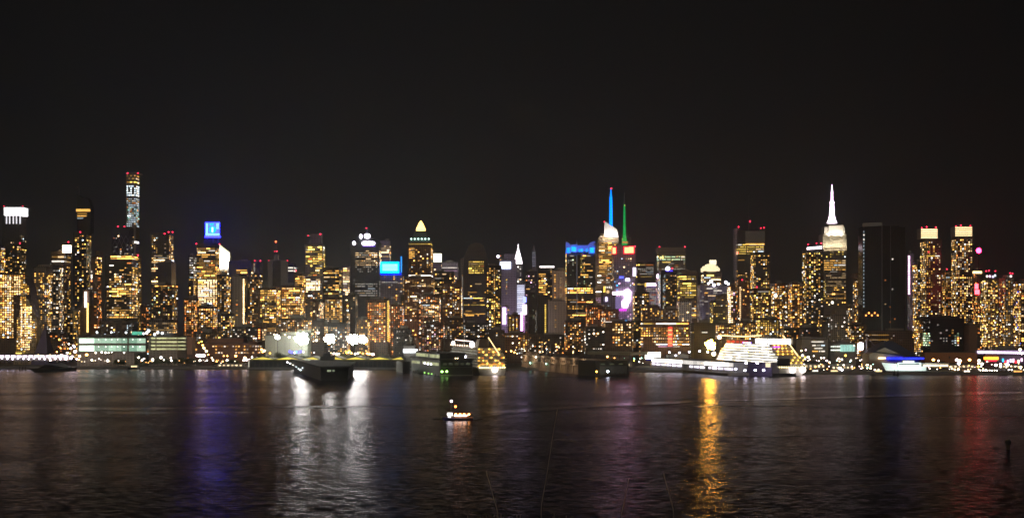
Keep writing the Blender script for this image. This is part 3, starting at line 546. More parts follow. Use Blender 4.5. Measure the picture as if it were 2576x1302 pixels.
def sh_esb(root, D, mat):
    x = lambda p: WX(p,D); z = lambda y: WZ(y,D); c = x(2098); r = lambda p: p*D/F
    m = part('walls', MB().pbox(2070,2130,620,912,D,44).pbox(2060,2136,770,912,D-6,54), mat, root)
    t1 = MB().pbox(2069.5,2129.5,588,620,D+1,42)
    for k in range(11): t1.pbox(2071+k*5.4,2072.8+k*5.4,590,620,D-.6,1.6)
    part('upper_tier', t1, STONE, root, 'floodlit cream stone tier with ribs')
    t2 = MB().pbox(2074,2125,570,588,D+8,28).pbox(2085,2122,566,588,D+5,3)
    part('upper_tier', t2, STONE, root, 'narrow floodlit white tier'); part('observation_deck', MB().pbox(2077,2122,562,566,D+8,26), DARKM, root)
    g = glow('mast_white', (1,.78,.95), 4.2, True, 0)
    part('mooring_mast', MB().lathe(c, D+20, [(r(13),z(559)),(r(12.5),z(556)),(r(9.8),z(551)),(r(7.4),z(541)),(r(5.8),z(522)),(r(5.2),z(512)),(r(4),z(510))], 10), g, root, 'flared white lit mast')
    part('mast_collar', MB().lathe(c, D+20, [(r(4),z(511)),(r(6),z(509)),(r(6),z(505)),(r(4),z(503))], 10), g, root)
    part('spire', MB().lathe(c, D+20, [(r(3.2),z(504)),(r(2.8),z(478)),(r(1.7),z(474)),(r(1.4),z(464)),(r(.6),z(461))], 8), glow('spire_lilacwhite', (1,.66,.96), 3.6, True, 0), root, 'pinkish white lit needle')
    for a in (2075, 2090, 2107, 2123): spot(root, (x(a), D-15, z(633)), (x(a), D, z(604)), 62000, (1,.86,.58), R(120))
    for a in (2084, 2100, 2116): spot(root, (x(a), D-8, z(592)), (x(a), D+6, z(576)), 45000, (1,.92,.78), R(120))
    return m
B('white spired stone skyscraper with floodlit stepped crown, tallest at the right', 2070, 2130, 620, 3200, 'stone',
  [W('run','warm',.9,(2072,2128,622,627),(5,4),0), W('apt','yel',.35,(2072,2128,630,648),(6,5)), W('off','gold',.85,(2072,2128,652,680),(6,5.2),1), W('off','warm',.4,(2072,2128,680,720),(6,5.4),0), W('off','gold',.7,(2076,2128,720,752),(6,5.4)), W('col','yel',.8,(2072,2078,700,752),(4,5.4),1),
   W('apt','gold',.2,(2072,2128,752,800))], name=SK, shape=sh_esb, dep=44)
B('grey brown blocky building at the foot of the white spired skyscraper', 2076, 2134, 792, 2050, 'stone', [W('col','warm',.5,(2105,2111,810,870),(4,5),0), W('apt','wht',.12)], tiers=[(2102,2128,778)], name=AT,
  extra=lambda root, D: beacon(root, 2094, 760, 2300, 2.0, glow('lamp_cream', (1,.9,.7), 5), 'roof_lamp') and None)
B('dark block between the white lined tower and the foot of the spired skyscraper', 2056, 2084, 800, 1980, 'dark', [W('apt','gold',.15)], name=AT)
B('slim tower with an orange dotted edge left of the black glass giant', 2146, 2181, 700, 2300, 'brick', [W('apt','gold',.3,(2148,2168,705,830)), W('apt','wht',.1), W('col','org',.9,(2171,2176,706,830),(4,4.6),1)], tiers=[(2152,2162,686)], name=AT)
B('brown block with white lamps between the spired skyscraper and the orange dotted tower', 2130, 2150, 770, 2200, 'brown', [W('apt','wht',.2), W('apt','gold',.25)], name=AT)
def sh_black(root, D, mat):
    x = lambda p: WX(p,D); z = lambda y: WZ(y,D)
    g2 = MATS['glass']
    pts = [(x(2179),D+22),(x(2219),D),(x(2262),D+1),(x(2262),D+40),(x(2179),D+48)]
    o = part('walls', MB().foot(pts, 2.5, z(567)), MATS['tint'], root)
    part('seam', MB().foot([(x(2218),D-.6),(x(2219.6),D-.6),(x(2219.6),D+1),(x(2218),D+1)], 2.5, z(567)), STEEL, root); part('seam', MB().foot([(x(2240),D+.2),(x(2241),D+.2),(x(2241),D+1),(x(2240),D+1)], 2.5, z(567)), STEEL, root)
    part('parapet', MB().foot([(x(2179),D+21),(x(2219),D-1),(x(2219),D+2),(x(2179),D+24)], z(567), z(558)), CONC, root, 'pale grey parapet')
    part('side_wing', MB().foot([(x(2262.3),D+2),(x(2279),D+4),(x(2279),D+44),(x(2262.3),D+44)], 2.5, z(570)), g2, root, 'set back dark wing')
    for k in range(22): 
        ob = link(bpy.data.objects.new('edge_light', winmesh('cool', 0)), root); yy = 580+k*9
        ob.location = Vector((x(2181.2), D+20, z(yy))) - root.location; ob.scale = (2.2*D/F, 1, 5*D/F)
    for yy, xx in ((588,2181),(600,2181),(651,2245)):
        ob = link(bpy.data.objects.new('edge_light', winmesh('wht', 1)), root); ob.location = Vector((x(xx), D-1 if xx>2200 else D+19, z(yy))) - root.location; ob.scale = (1.8,1,2.2)
    for k in range(5):
        ob = link(bpy.data.objects.new('window', winmesh('org', 2)), root); ob.location = Vector((x(2186+k*6), D+18-k*3.4, z(792-(k%2)*6))) - root.location; ob.scale = (2.4,1,2.6); ob.rotation_euler.z = -.4
    return o
B('huge black unlit glass skyscraper with a faint line of lights down its left edge', 2179, 2280, 567, 2150, 'glass', [W('apt','org',.12,(2224,2260,700,820),(7,8),0)], name=SK, shape=sh_black, dep=44)
B('narrow tower whose left edge is a bright pink dotted light line', 2283, 2299, 636, 2400, 'lav', [W('apt','wht',.25,(2286,2297,745,820),(5,5),0)], name=AT, extra=ex_stair(2286.5,642,740,'pink',2,4))
# ---- far right
B('dotted mid height tower left of the first lit headed twin', 2296, 2326, 658, 2350, 'dark', [W('apt','gold',.45,(2298,2324,664,850),(6,6)), W('apt','wht',.12)], name=AT)
def ex_twin(x0, x1, y0, y1):
    def f(root, D):
        part('crown', MB().pbox(x0,x1,y0,y1,D-1,24), CONC, root)
        for k in range(5): part('lit_floor', MB().pbox(x0+.6,x1-.6,y0+1.5+k*5,y0+3.9+k*5,D-2,1), glow('twin_cream', (1,.72,.36), 2.6, True, .5), root)
    return f
B('first lit headed twin tower, square crown of cream light bars, left one of the pair', 2315, 2369, 600, 2300, 'dark',
  [W('apt','gold',.4,(2318,2352,606,830),(6.4,6)), W('apt','warm',.3,(2352,2366,606,830),(6,6)), W('run','yel',.5,(2318,2364,640,646))], beacons=[(2319,572),(2331,570),(2354,571),(2336,633)], name=AT, extra=ex_twin(2317,2359,574,599))
B('dim block with gold specks squeezed between the two lit headed twins', 2366, 2396, 680, 2450, 'brown', [W('apt','gold',.38), W('apt','org',.12)], beacons=[(2382,676)], name=AT)
B('second lit headed twin tower, cream light bars on its crown, right one of the pair', 2393, 2449, 594, 2300, 'dark',
  [W('apt','gold',.42,(2396,2446,600,840),(6.4,6)), W('apt','warm',.22,(2396,2446,600,800),(6.4,6))], beacons=[(2405,568),(2417,566),(2441,567)], name=AT, extra=ex_twin(2403,2446,569,593))
def ex_mag(root, D):
    beacon(root, 2462, 629.5, D, 3.9, glow('magenta_ball', (1,.012,.07), 55, True, 0), 'magenta_lamp'); part('roof_mast', MB().tube((WX(2462,D),D,WZ(640,D)),(WX(2462,D),D,WZ(678,D)),.7), DARKM, root)
    part('lit_floor', MB().pbox(2448,2470,681,687,D-1,2), glow('ora_band', (1,.68,.3), 3.5, False, 0), root)
    for a, b, c_, d in ((2453,2461,713,726),(2453,2464,728,739)): part('red_sign', MB().pbox(a,b,c_,d,D-3,1.5), glow('red_signglow', (1,.022,.03), 26, True, 0), root, 'glaring red sign')
B('dark tower carrying a glaring magenta ball lamp on a mast and two red signs', 2446, 2474, 678, 2200, 'dark', [W('apt','gold',.3,(2448,2470,745,830)), W('apt','org',.12)], name=AT, extra=ex_mag)
def ex_cr(root, D):
    for a, b, m_ in ((2483,694,'wht'),(2490,694,'pink'),(2498,695,'lav'),(2503,692,'cool')): beacon(root, a, b, D, 1.6, glow('rl_'+m_, PAL[m_], 4), 'roof_lamp')
B('gold windowed apartment slab with pink and white roof lamps', 2466, 2513, 699, 2100, 'brown', [W('apt','gold',.5,(2468,2510,705,872),(6.6,6.2)), W('apt','warm',.2), W('apt','yel',.12)], beacons=[(2481,681),(2488,680),(2504,681)], name=AT, extra=ex_cr)
B('pale vertical striped apartment slab right of the pink roof lamps', 2513, 2550, 698, 2150, 'stone', [W('apt','gold',.4,(2515,2548,705,875),(6.6,6)), W('apt','wht',.12)], beacons=[(2541,686),(2547,687)], name=AT, extra=lambda root, D: beacon(root, 2543, 694, D, 1.5, glow('rl_wht', PAL['wht'], 4), 'roof_lamp') and None)
B('last apartment block cut by the right edge of the view', 2548, 2600, 706, 2050, 'brown', [W('apt','gold',.42,(2550,2576,712,870),(6.6,6)), W('apt','warm',.2,(2550,2576,712,870)), W('apt','blue',.03)], name=AT)
B('dotted gold windowed base block beneath the pair of lit headed twins', 2300, 2340, 800, 1990, 'brown', [W('apt','gold',.5,(2302,2322,804,885)), W('apt','wht',.1)], name=AT)
B('dim green grey glass block with few lit rooms below the twin towers', 2322, 2424, 800, 1900, 'glass', [W('apt','wht',.10,(2326,2400,806,880),(8,7),0), W('apt','grn',.5,(2400,2420,835,870),(7,6))], tiers=[(2330,2410,795)], name=OT)
B('plain windowless brown wall block beside the green grey glass block', 2424, 2458, 816, 1890, 'plainbrown', [], name='warehouse')
# ---- low filler rows
for lab, x0, x1, yt, D, wl, ws in (
  ('rust brown low block behind the street of traffic lights', 118, 172, 838, 1800, 'lowrise', [W('apt','org',.15)]),
  ('narrow dim tower with a faint column of lights left of the glass ferry terminal', 168, 196, 778, 1870, 'dark', [W('col','org',.5,(190,194,790,850),(3,5),0), W('apt','gold',.15)]),
  ('dark brown loft building between the parking decks and the concrete stairwell tower', 486, 560, 836, 1800, 'lowrise', [W('apt','gold',.12), W('apt','wht',.06)]),
  ('dark tower with bright amber low windows under the blue sign tower', 497, 548, 770, 1900, 'brown', [W('apt','gold',.42,(500,545,775,822)), W('apt','org',.12)]),
  ('dim block with a pair of chimneys like stacks below the slanting roof', 548, 590, 790, 1860, 'dark', [W('apt','gold',.2), W('apt','yel',.06)]),
  ('low dark block with white specks at the foot of the stairwell tower', 584, 664, 822, 1850, 'dark', [W('apt','wht',.12), W('apt','gold',.08)]),
  ('narrow block bearing a column of orange squares left of the floodlit wall', 648, 670, 812, 1840, 'brick', [W('col','org',.9,(649,655,826,852),(5,7),2), W('apt','warm',.6,(657,668,826,856),(6,5.6))]),
  ('dim mid block behind the floodlit stepped wall', 700, 784, 800, 1880, 'brown', [W('apt','gold',.28), W('apt','wht',.1)]),
  ('window dotted house behind the second floodlight', 784, 824, 806, 1870, 'brown', [W('apt','warm',.45,(786,806,820,860),(6,5.6))]),
  ('dark low house between the second and third floodlights', 824, 880, 812, 1860, 'dark', [W('apt','wht',.12), W('apt','gold',.15)]),
  ('dark low house right of the brightest pair of floodlights', 896, 930, 800, 1870, 'brown', [W('apt','gold',.2)]),
  ('grey low block behind the end of the gabled pier shed', 990, 1034, 826, 1790, 'dark', [W('apt','wht',.06)]),
  ('plain pale chimney shaped tower with one yellow lamp behind the white lit roof', 1029, 1043, 846, 1760, 'plainconc', []),
  ('brown low tower with scattered pink and gold lamps left of the small cruise ship', 1060, 1118, 812, 1820, 'brick', [W('apt','org',.14), W('apt','wht',.12), W('apt','pink',.06)]),
  ('dark mid block with a small cream lamp on its roof behind the small cruise ship', 1118, 1168, 800, 1900, 'brown', [W('apt','gold',.2), W('apt','wht',.1)]),
  ('dark base block below the arched tower', 1164, 1226, 812, 1850, 'dark', [W('apt','wht',.12), W('apt','gold',.06)]),
  ('dark rounded block to the right of the arched tower base', 1224, 1270, 830, 1820, 'dark', [W('apt','wht',.1)]),
  ('low brown row with lamps under the orange brick slab', 1262, 1334, 838, 1840, 'lowrise', [W('apt','gold',.22), W('apt','wht',.1)]),
  ('dark low row below the black slab with the yellow line', 1330, 1420, 842, 1820, 'dark', [W('apt','gold',.10), W('apt','wht',.06)]),
  ('brown block with a magenta lamp at its corner below the blue crowned tower', 1420, 1474, 806, 1900, 'brown', [W('apt','gold',.16), W('apt','org',.1)]),
  ('dark low block left of the bead row parapet', 1470, 1522, 822, 1840, 'dark', [W('apt','wht',.06)]),
  ('dark plain tower between bead row parapet and red neon building', 1588, 1614, 806, 1870, 'dark', [W('apt','gold',.1)]),
  ('dark block peeking over the red neon building', 1612, 1660, 770, 2000, 'brown', [W('apt','gold',.22), W('run','yel',.7,(1614,1650,806,810),(5,4))]),
  ('brown dotted block right above the red neon building roof', 1656, 1706, 776, 1990, 'brown', [W('apt','gold',.25), W('apt','wht',.12)]),
  ('unlit olive block between the red neon building and the amber lamp', 1738, 1800, 812, 1850, 'dark', [W('run','yel',.8,(1765,1780,833,837),(5,4),1)]),
  ('low brown block above the left end of the large cruise ship', 1800, 1852, 812, 1860, 'brown', [W('apt','gold',.28), W('apt','wht',.1)]),
  ('low block with warm dots above the large cruise ship middle', 1852, 1902, 808, 1870, 'brown', [W('apt','gold',.32)]),
  ('low block with yellow column of windows above the large cruise ship stern', 1902, 1960, 800, 1880, 'brown', [W('apt','yel',.3), W('apt','gold',.2)]),
  ('dark low roofs right of the large cruise ship funnel', 1960, 2010, 826, 1850, 'dark', [W('apt','gold',.1)]),
  ('dark wooded looking low block left of the spired skyscraper foot', 2008, 2062, 824, 1850, 'dark', [W('apt','wht',.06), W('apt','org',.05)]),
  ('dim house between the spired skyscraper foot and the black giant', 2128, 2180, 816, 1900, 'brown', [W('apt','gold',.26), W('apt','wht',.12)]),
  ):
    B(lab, x0, x1, yt, D, wl, ws, name='city_block' if x1-x0 > 45 else 'apartment_house', yb=900)

# ---- shoreline buildings
def ex_term(root, D):
    g = [glow('term_green_a', (.72,1,.78), 2.2, True, .4, .06), glow('term_green_b', (.62,.9,.66), .75, False, .5, .1), glow('term_green_c', (.5,.85,.6), .5, False, .5, .1)]
    X = [199,219,237,256,272,292,305,320,324,344,366]
    for y0, y1 in ((850,862),(868,882)):
        for i in range(len(X)-1):
            if X[i] == 320: continue
            part('window', MB().pbox(X[i]+.4,X[i+1]-.4,y0,y1,D-.6,1), g[0] if i < 2 else (g[1] if i < 6 else g[1 if i % 2 else 2]), root)
    for a in (208,232,248,266,281,296,312,334,352):
        for yy in (853,871): beacon(root, a, yy, D-1.2, .75, glow('ceiling_lamp', (.95,1,.85), 4, True, .5), 'ceiling_lamp')
    part('floor_slab', MB().pbox(198,368.5,863.5,866.5,D-2,4), CONC, root)
    part('floor_slab', MB().pbox(198,368.5,883,886,D-2,4), CONC, root); part('roof', MB().pbox(194,371,843,847,D-3,60), ROOFM, root)
    for a, b in ((244,835),(280,835),(317,835.5),(361,838)): beacon(root, a, b, D-3, 1.5, glow('roof_lamp_cool', (.85,.95,1), 6, True, .4), 'roof_lamp')
    part('roof_sign', MB().pbox(332,357,833,841,D-2,1.5), glow('teal_sign', (.15,.75,.5), .8, False, .1, .15), root, 'dim teal sign panel')
B('long glass walled ferry terminal with two bright pale green storeys', 194, 370, 846, 1700, 'conc', [], name='ferry_terminal', yb=912, extra=ex_term, dep=60)
def ex_park(root, D):
    m = glow('deck_yellowgreen', (.85,.85,.42), .8, False, .6, .08)
    for y0 in (848,857,866,875):
        for a, b in ((380,392),(394,420),(420,446),(447,468)): part('window', MB().pbox(a,b-1.5,y0,y0+3.6,D-.6,1), m, root)
    part('end_wall', MB().pbox(470,482,846,890,D-1,20), plain('ochre_wall',(.34,.22,.14),.8), root)
    for a, b in ((389,838),(397,833),(408,835)): beacon(root, a, b+2, D, 1.9, glow('roof_lamp_cool', (.85,.95,1), 6, True, .4), 'roof_lamp')
    for a, b in ((374,829),(369,834)): beacon(root, a, b+2, D, 2.1, glow('roof_lamp_cool', (.85,.95,1), 6, True, .4), 'roof_lamp')
B('multi storey parking deck with thin yellow green strips of light', 374, 470, 845, 1705, 'conc', [], name='parking_garage', yb=912, extra=ex_park, dep=50)
B('long low reddish brick warehouse row on the shore before the slanting roof tower', 482, 660, 862, 1740, 'plainbrick', [W('apt','wht',.14,(490,655,866,890),(8,7),1), W('apt','gold',.14,(490,655,866,890),(8,7),1)], tiers=[(520,612,850),(625,652,858)], name='warehouse')
B('stepped grey green wall of a sports building, brightly floodlit', 667, 782, 843, 1720, 'plainpale', [], tiers=[(705,782,834),(748,782,829)], name='sports_hall', dep=30)
B('low building under a glowing white flat roof at the gabled shed end', 1015, 1048, 868, 1690, 'plainconc', [], name='pier_building', extra=lambda root, D: part('lit_roof_sign', MB().pbox(1014,1050,877,886,D-3,3), glow('canopy_white', (.9,.95,1), 2.6, True, 0), root, 'glowing white canopy') and None)
def ex_neon(root, D):
    for k in range(9):
        part('sign_letter_block', MB().pbox(1681,1691,822+k*5.4,826+k*5.4,D-2.5,1), glow('neon_redorange_%d' % (k % 2), (1,.10,.05) if k % 2 == 0 else (1,.32,.12), 2.4, True, .4), root)
    part('vertical_sign', MB().pbox(1679.5,1692.5,820,870,D-1.6,.8), glow('neon_red_dim', (1,.03,.02), .35, False, .1), root, 'dark red upright neon board')
    part('floor_slab', MB().pbox(1612,1736,815,817.5,D-1.2,3), CONC, root)
B('long low office building with rows of warm windows and a red upright neon sign', 1612, 1736, 808, 1790, 'brick',
  [W('run','yel',1,(1614,1645,810,816),(6,5),1), W('run','wht',1,(1650,1732,810,816),(6,5),2), W('apt','gold',.5,(1614,1732,822,846),(7,6.4)), W('apt','warm',.95,(1640,1734,847,854),(6,6),1), W('apt','gold',.85,(1640,1734,855,862),(6,6)), W('run','wht',1,(1650,1734,863,867),(7,4),2), W('run','pink',1,(1655,1710,869,872),(6,3),1)], name='office_building', extra=ex_neon)
B('grey low office block with neat white windows right of the large cruise ship', 2003, 2082, 852, 1720, 'plainconc',
  [W('apt','wht',.9,(2004,2024,856,886),(6,6.4),1), W('run','wht',.9,(2041,2072,856,861),(9,6),2), W('off','wht',.8,(2042,2076,864,886),(7,6.4),1)], tiers=[(2018,2040,846),(2040,2080,848)], name='office_building')
def ex_teal(root, D):
    m = glow('teal_glass', (.45,.85,.72), .95, True, .3, .1)
    for k in range(5): part('window', MB().pbox(2114+k*7.5,2120.5+k*7.5,866,883,D-.8,1), m, root)
    for k in range(5): part('window', MB().pbox(2090+k*5,2094+k*5,869,872,D-.8,1), glow('strip_w', (.9,1,.85), 1.6), root); part('window', MB().pbox(2090+k*5,2094+k*5,878,881,D-.8,1), glow('strip_w', (.9,1,.85), 1.6), root)
B('low glass hall glowing pale teal on the shore', 2084, 2153, 862, 1700, 'plainconc', [], name='glass_hall', extra=ex_teal)
B('dim brick depot with two faint amber strips under the black glass giant', 2176, 2296, 831, 1800, 'lowrise', [W('run','gold',.6,(2192,2236,840,843),(6,4),0), W('run','gold',.4,(2192,2236,852,855),(6,4),0), W('apt','wht',.06,(2240,2290,840,860))], name='depot')
B('long orange lit brick wall along the shore road below the glass block', 2318, 2458, 886, 1690, 'plainorange', [], name='shore_wall', dep=14)
def ex_pink(root, D):
    g = glow('bulb_pinkwhite', (1,.82,1), 5, True, .3)
    for k in range(24): part('canopy_lamp', MB().ball(WX(2459+k*5.1,D), D-4, WZ(884+k*.12,D), 2.3*D/F, 8), g, root)
    part('canopy', MB().pbox(2457,2580,880,889,D-2.6,6), plain('lilac_canopy',(.5,.42,.6),.5), root)
    part('neon_sign', MB().pbox(2476,2512,896.5,903.5,D-3,2), glow('neon_amberred', (1,.36,.03), 4, True, 0), root, 'amber bar sign'); part('neon_sign', MB().pbox(2480,2508,904,908,D-3,2), glow('neon_crimson', (.9,.02,.08), 1.6, False, 0), root)
    for a, b, m_ in ((2524,905,'cyan'),(2530,910,'red'),(2536,908,'pink'),(2543,906,'lav'),(2550,905,'pink'),(2556,910,'red'),(2563,908,'wht'),(2571,904,'pink')): part('neon_sign', MB().pbox(a-1.6,a+1.6,b-4,b+4,D-4,2), glow('ns_'+m_, PAL[m_], 3.2, True, .3), root)
B('entertainment building with a long canopy of pink white bulbs and neon signs', 2457, 2582, 880, 1680, 'plaindark', [], name='amusement_hall', extra=ex_pink, dep=30)

MATS['plainbrown'] = plain('wall_brown', (.24,.15,.10), .85); MATS['plainconc'] = plain('wall_concrete', (.36,.33,.29), .85); MATS['plainbrick'] = plain('wall_brick', (.26,.13,.08), .9)
MATS['plainpale'] = plain('wall_pale', (.46,.48,.40), .85, var=.1); MATS['plainorange'] = plain('wall_orange', (.42,.20,.08), .9); MATS['plaindark'] = plain('wall_dark', (.10,.09,.11), .8)

# added uplights, standing in for street glow on chosen facades
WASH = {'brownish grey concrete slab tower': ((1,.62,.38), 2.6), 'grey brown twin slab': ((1,.68,.48), .9), 'mauve skyscraper with': ((1,.66,.95), 4.5), 'mauve block plastered': ((.95,.6,1), 3.5),
  'tapering faceted tower': ((1,.70,.60), 5.5), 'pinkish slab wearing': ((1,.72,.95), 5.0), 'slim tower striped': ((.8,.8,1), 2.4), 'violet lit block': ((.9,.6,1), 3.5), 'orange brick slab': ((1,.5,.2), 1.2),
  'pinkish grey flat slab': ((1,.78,.85), 5), 'greyish lilac slab': ((.85,.85,1), 4.5), 'wide grey topped office slab': ((.9,.95,.9), 2.2), 'grey lilac narrow slab': ((.85,.8,1), 2.6), 'lilac glass block crowned': ((.85,.85,1), 1.4),
  'pale grey pink low block': ((1,.85,.88), 1.8), 'pale block under a violet': ((.9,.88,1), 1.4), 'rusty brown brick tower': ((1,.45,.25), 1.4), 'rust coloured brick': ((1,.45,.25), 1.0), 'broad grey topped tower': ((1,.85,.65), 4),
  'grey slab tower with pale': ((1,.85,.7), 1.6), 'huge black unlit': ((.75,.95,.85), 3.0), 'long low office building': ((1,.55,.35), .8), 'narrow tower whose left edge': ((1,.6,.75), 1.6), 'long orange lit brick wall': ((1,.5,.15), .5),
  'plain windowless brown wall': ((1,.62,.4), .6), 'golden cone tip': ((1,.55,.3), 1.6), 'wide lower body': ((1,.5,.25), 1.2), 'tall slim dark glass': ((.8,.8,.9), .9), 'slender tower with orange': ((1,.5,.2), 2.6), 'tallest pencil thin': ((.85,.8,.75), 3.2),
  'grey brown blocky': ((1,.85,.6), .9), 'dim tower with a sloping': ((.9,.85,.8), 1.0), 'pale vertical striped': ((1,.75,.45), 1.0), 'stone topped apartment': ((1,.7,.5), .8), 'gold lit stepped shaft': ((1,.75,.4), 1.4), 'sail shaped': ((1,.7,.3), .8)}
def wash(root, px, D, col, p):
    k = 85.0; x = WX(px, D-k); q = 30000*p
    spot(root, (x, D-k, 16), (WX(px,D), D, 110), q, col, R(125), .9, .5)
    part('added_wash_housing', MB().box(x-.9, x+.9, D-k-1.2, D-k-.6, 14.6, 17.4).cyl(x, D-k-.9, 2.5, 14.6, .2, .15, 6), DARKM, root)  # housing and post made up for the added spot

# ------------------------------------------------------------------ build them
OCC = []
def occluded(px, py, D):
    for d, a, b, t in OCC:
        if d < D - 12 and a - 1.0 < px < b + 1.0 and py > t - .5: return True
    return False
SH = [(1015,1195,885),(1110,1300,850),(1315,1580,892),(1600,2000,905),(1775,2020,855),(625,1015,893)]
for a, b, t in SH: OCC.append((1640, a, b, t))

def build(s):
    D, x0, x1, yt = s['D'], s['x0'], s['x1'], s['yt']
    dep = s['dep']; f0, f1 = x0, x1
    if s['shape'] is None:                        # leave room for the receding side in the silhouette
        k = (D + dep) / D
        if x1 < CX: f1 = CX + (x1 - CX) * k
        elif x0 > CX: f0 = CX + (x0 - CX) * k
        if f1 - f0 < .55 * (x1 - x0):
            w = .55 * (x1 - x0)
            if x1 < CX: f1 = x0 + w; dep = max(8, ((CX-f1)/(CX-x1) - 1) * D)
            else: f0 = x1 - w; dep = max(8, ((f0-CX)/(x0-CX) - 1) * D)
    xm = (WX(f0,D) + WX(f1,D)) / 2
    cats = {'apartment_tower':'apartment tower','office_tower':'office tower','skyscraper':'skyscraper','low_building':'building'}
    root = thing(s['name'], s['label'], s['cat'] or cats.get(s['name'], s['name'].replace('_',' ')), (xm, D, 2.5), 0, s['group'])
    mat = MATS[s['wall']]; s['label'] = ' '.join(s['label'].split())
    if s['shape']: s['shape'](root, D, mat)
    else:
        part('walls', MB().box(WX(f0,D), WX(f1,D), D, D+dep, 2.5, WZ(yt,D)), mat, root)
        t = MB(); tw = WX(f1,D)-WX(f0,D); top = WZ(yt,D); rnd = random.Random(s['label'])
        t.box(WX(f0,D)+.4, WX(f1,D)-.4, D+.4, D+dep-.4, top+.003, top+.9)
        part('roof', t, ROOFM, root)
        if not s['tiers'] and yt > 600 and s['wall'] not in ('plainorange',):
            c = WX(f0,D) + tw*rnd.uniform(.3,.7); w = tw*rnd.uniform(.16,.26)
            part('rooftop_plant', MB().box(c-w, c+w, D+dep*.25, D+dep*.7, top+.9, top+rnd.uniform(3,5.5)), CONC, root)
        for a, b, y2 in s['tiers']:
            part('setback', MB().box(WX(a,D), WX(b,D), D+1.2, D+dep*.8, WZ(yt,D)+.95, WZ(y2,D)), mat, root)
    if s['extra']: s['extra'](root, D)
    for key, (c_, p_) in WASH.items():
        if key in s['label']: wash(root, (x0+x1)/2, D, c_, p_)
    for bx, by in s['beacons']: beacon(root, bx, by, D)
    # lit windows
    rnd = random.Random(s['label'] + 'w'); made = []
    faces = [((WX(f0,D), D), (1,0), WX(f1,D)-WX(f0,D), 0)]
    if s['shape'] is None:
        if x1 < CX-40: faces.append(((WX(f1,D), D), (0,1), dep, math.pi/2))
        elif x0 > CX+40: faces.append(((WX(f0,D), D), (0,1), dep, math.pi/2))
    for style, pal, p, reg, cell, lv in s['wins']:
        ra, rb, rt, rb2 = reg or (x0+1.5, x1-1.5, yt+4, s['yb'])
        cw, ch = cell[0]*.88*D/F, cell[1]*.92*D/F
        for (ox, oy), (ux, uy), Lu, rz in faces:
            Z0, Z1 = WZ(rb2,D), WZ(rt,D); nf = max(1, int((Z1-Z0)/ch))
            if rz == 0: s0, s1 = max(0, WX(ra,D)-ox), min(Lu, WX(rb,D)-ox)
            else: s0, s1 = 1.0, Lu-1.0
            if s1 - s0 < cw*.5: continue
            if style == 'col' and rz: continue
            nc = max(1, int(round((s1-s0)/cw)))
            fp = [rnd.random() for _ in range(nf)]; cp = [rnd.uniform(.55,1.45) for _ in range(nc)]
            for i in range(nf):
                zc = Z1 - (i+.5)*(Z1-Z0)/nf; j = 0
                frow = p if style != 'off' else (p*1.5 if fp[i] < p else p*.3)
                while j < nc:
                    run = 1
                    pr = frow * (cp[j]*1.15 if style == 'apt' else 1) * (1.8 if D < 1895 else 1.35 if D < 2010 else 1.05)
                    if rnd.random() < pr:
                        if style in ('off','run'): run = min(nc-j, rnd.choice((1,1,2,2,3,4)) if style == 'off' else rnd.choice((2,3,4)))
                        u = s0 + (j+run/2)*(s1-s0)/nc
                        X, Y = ox+ux*u, oy+uy*u
                        px, py = proj(X, Y, zc)
                        if -20 < px < 2596 and not occluded(px, py, D):
                            if rz and not (x0-1 < px < x1+1): j += run; continue
                            q = rnd.random()
                            lev = lv if lv is not None else (0 if q < .45 else 1 if q < .82 else 2)
                            if lv is not None and rnd.random() < .25: lev = max(0, lv-1)
                            cpal = pal
                            if rnd.random() < .24: cpal = rnd.choice(('warm','wht','wht','gold','org','cool','warm'))
                            wd = run*(s1-s0)/nc - cw*(.42 if style != 'run' else .12); hh = ch*rnd.choice((.42,.5,.56))
                            if style == 'apt' and rnd.random() < .3: wd *= .65
                            made.append((wd*hh, X, Y, zc, wd, hh, rz, cpal, lev))
                    j += run
    made.sort(key=lambda t: -t[0])
    for k, (_, X, Y, zc, wd, hh, rz, cpal, lev) in enumerate(made[:98]):
        o = link(bpy.data.objects.new('window', winmesh(cpal, lev)), root)
        sx = -.35 if rz and X < 0 else 0
        o.location = (X-xm + (0 if not rz else (.25 if X < 0 else -.25)), Y-D - (.25 if not rz else 0), zc-2.5)
        o.rotation_euler.z = rz; o.scale = (max(.6,wd), .6, hh)
    if made[98:]:
        mb = MB(); keys = []
        for (_, X, Y, zc, wd, hh, rz, cpal, lev) in made[98:]:
            dx, dy = (wd/2, .3) if not rz else (.3, wd/2)
            off = 0 if not rz else (.25 if X < 0 else -.25)
            mb.box(X-dx+off, X+dx+off, Y-dy-(.25 if not rz else 0), Y+dy-(.25 if not rz else 0), zc-hh/2, zc+hh/2); keys += [(cpal, lev)]*6
        ks = sorted(set(keys))
        o = part('window', mb, winmesh(*ks[0]).materials[0], root, 'the many smaller lit windows'); o['kind'] = 'stuff'
        for k in ks[1:]: o.data.materials.append(winmesh(*k).materials[0])
        for p, k in zip(o.data.polygons, keys): p.material_index = ks.index(k)
    OCC.append((D, x0, x1, yt))
    for a, b, y2 in s['tiers']: OCC.append((D, a, b, y2))
    return len(made)
BL.sort(key=lambda s: s['D'])
TOTAL = sum(build(s) for s in BL)
print('BUILDINGS', len(BL), 'WINDOWS', TOTAL, 'OBJECTS', len(bpy.data.objects))
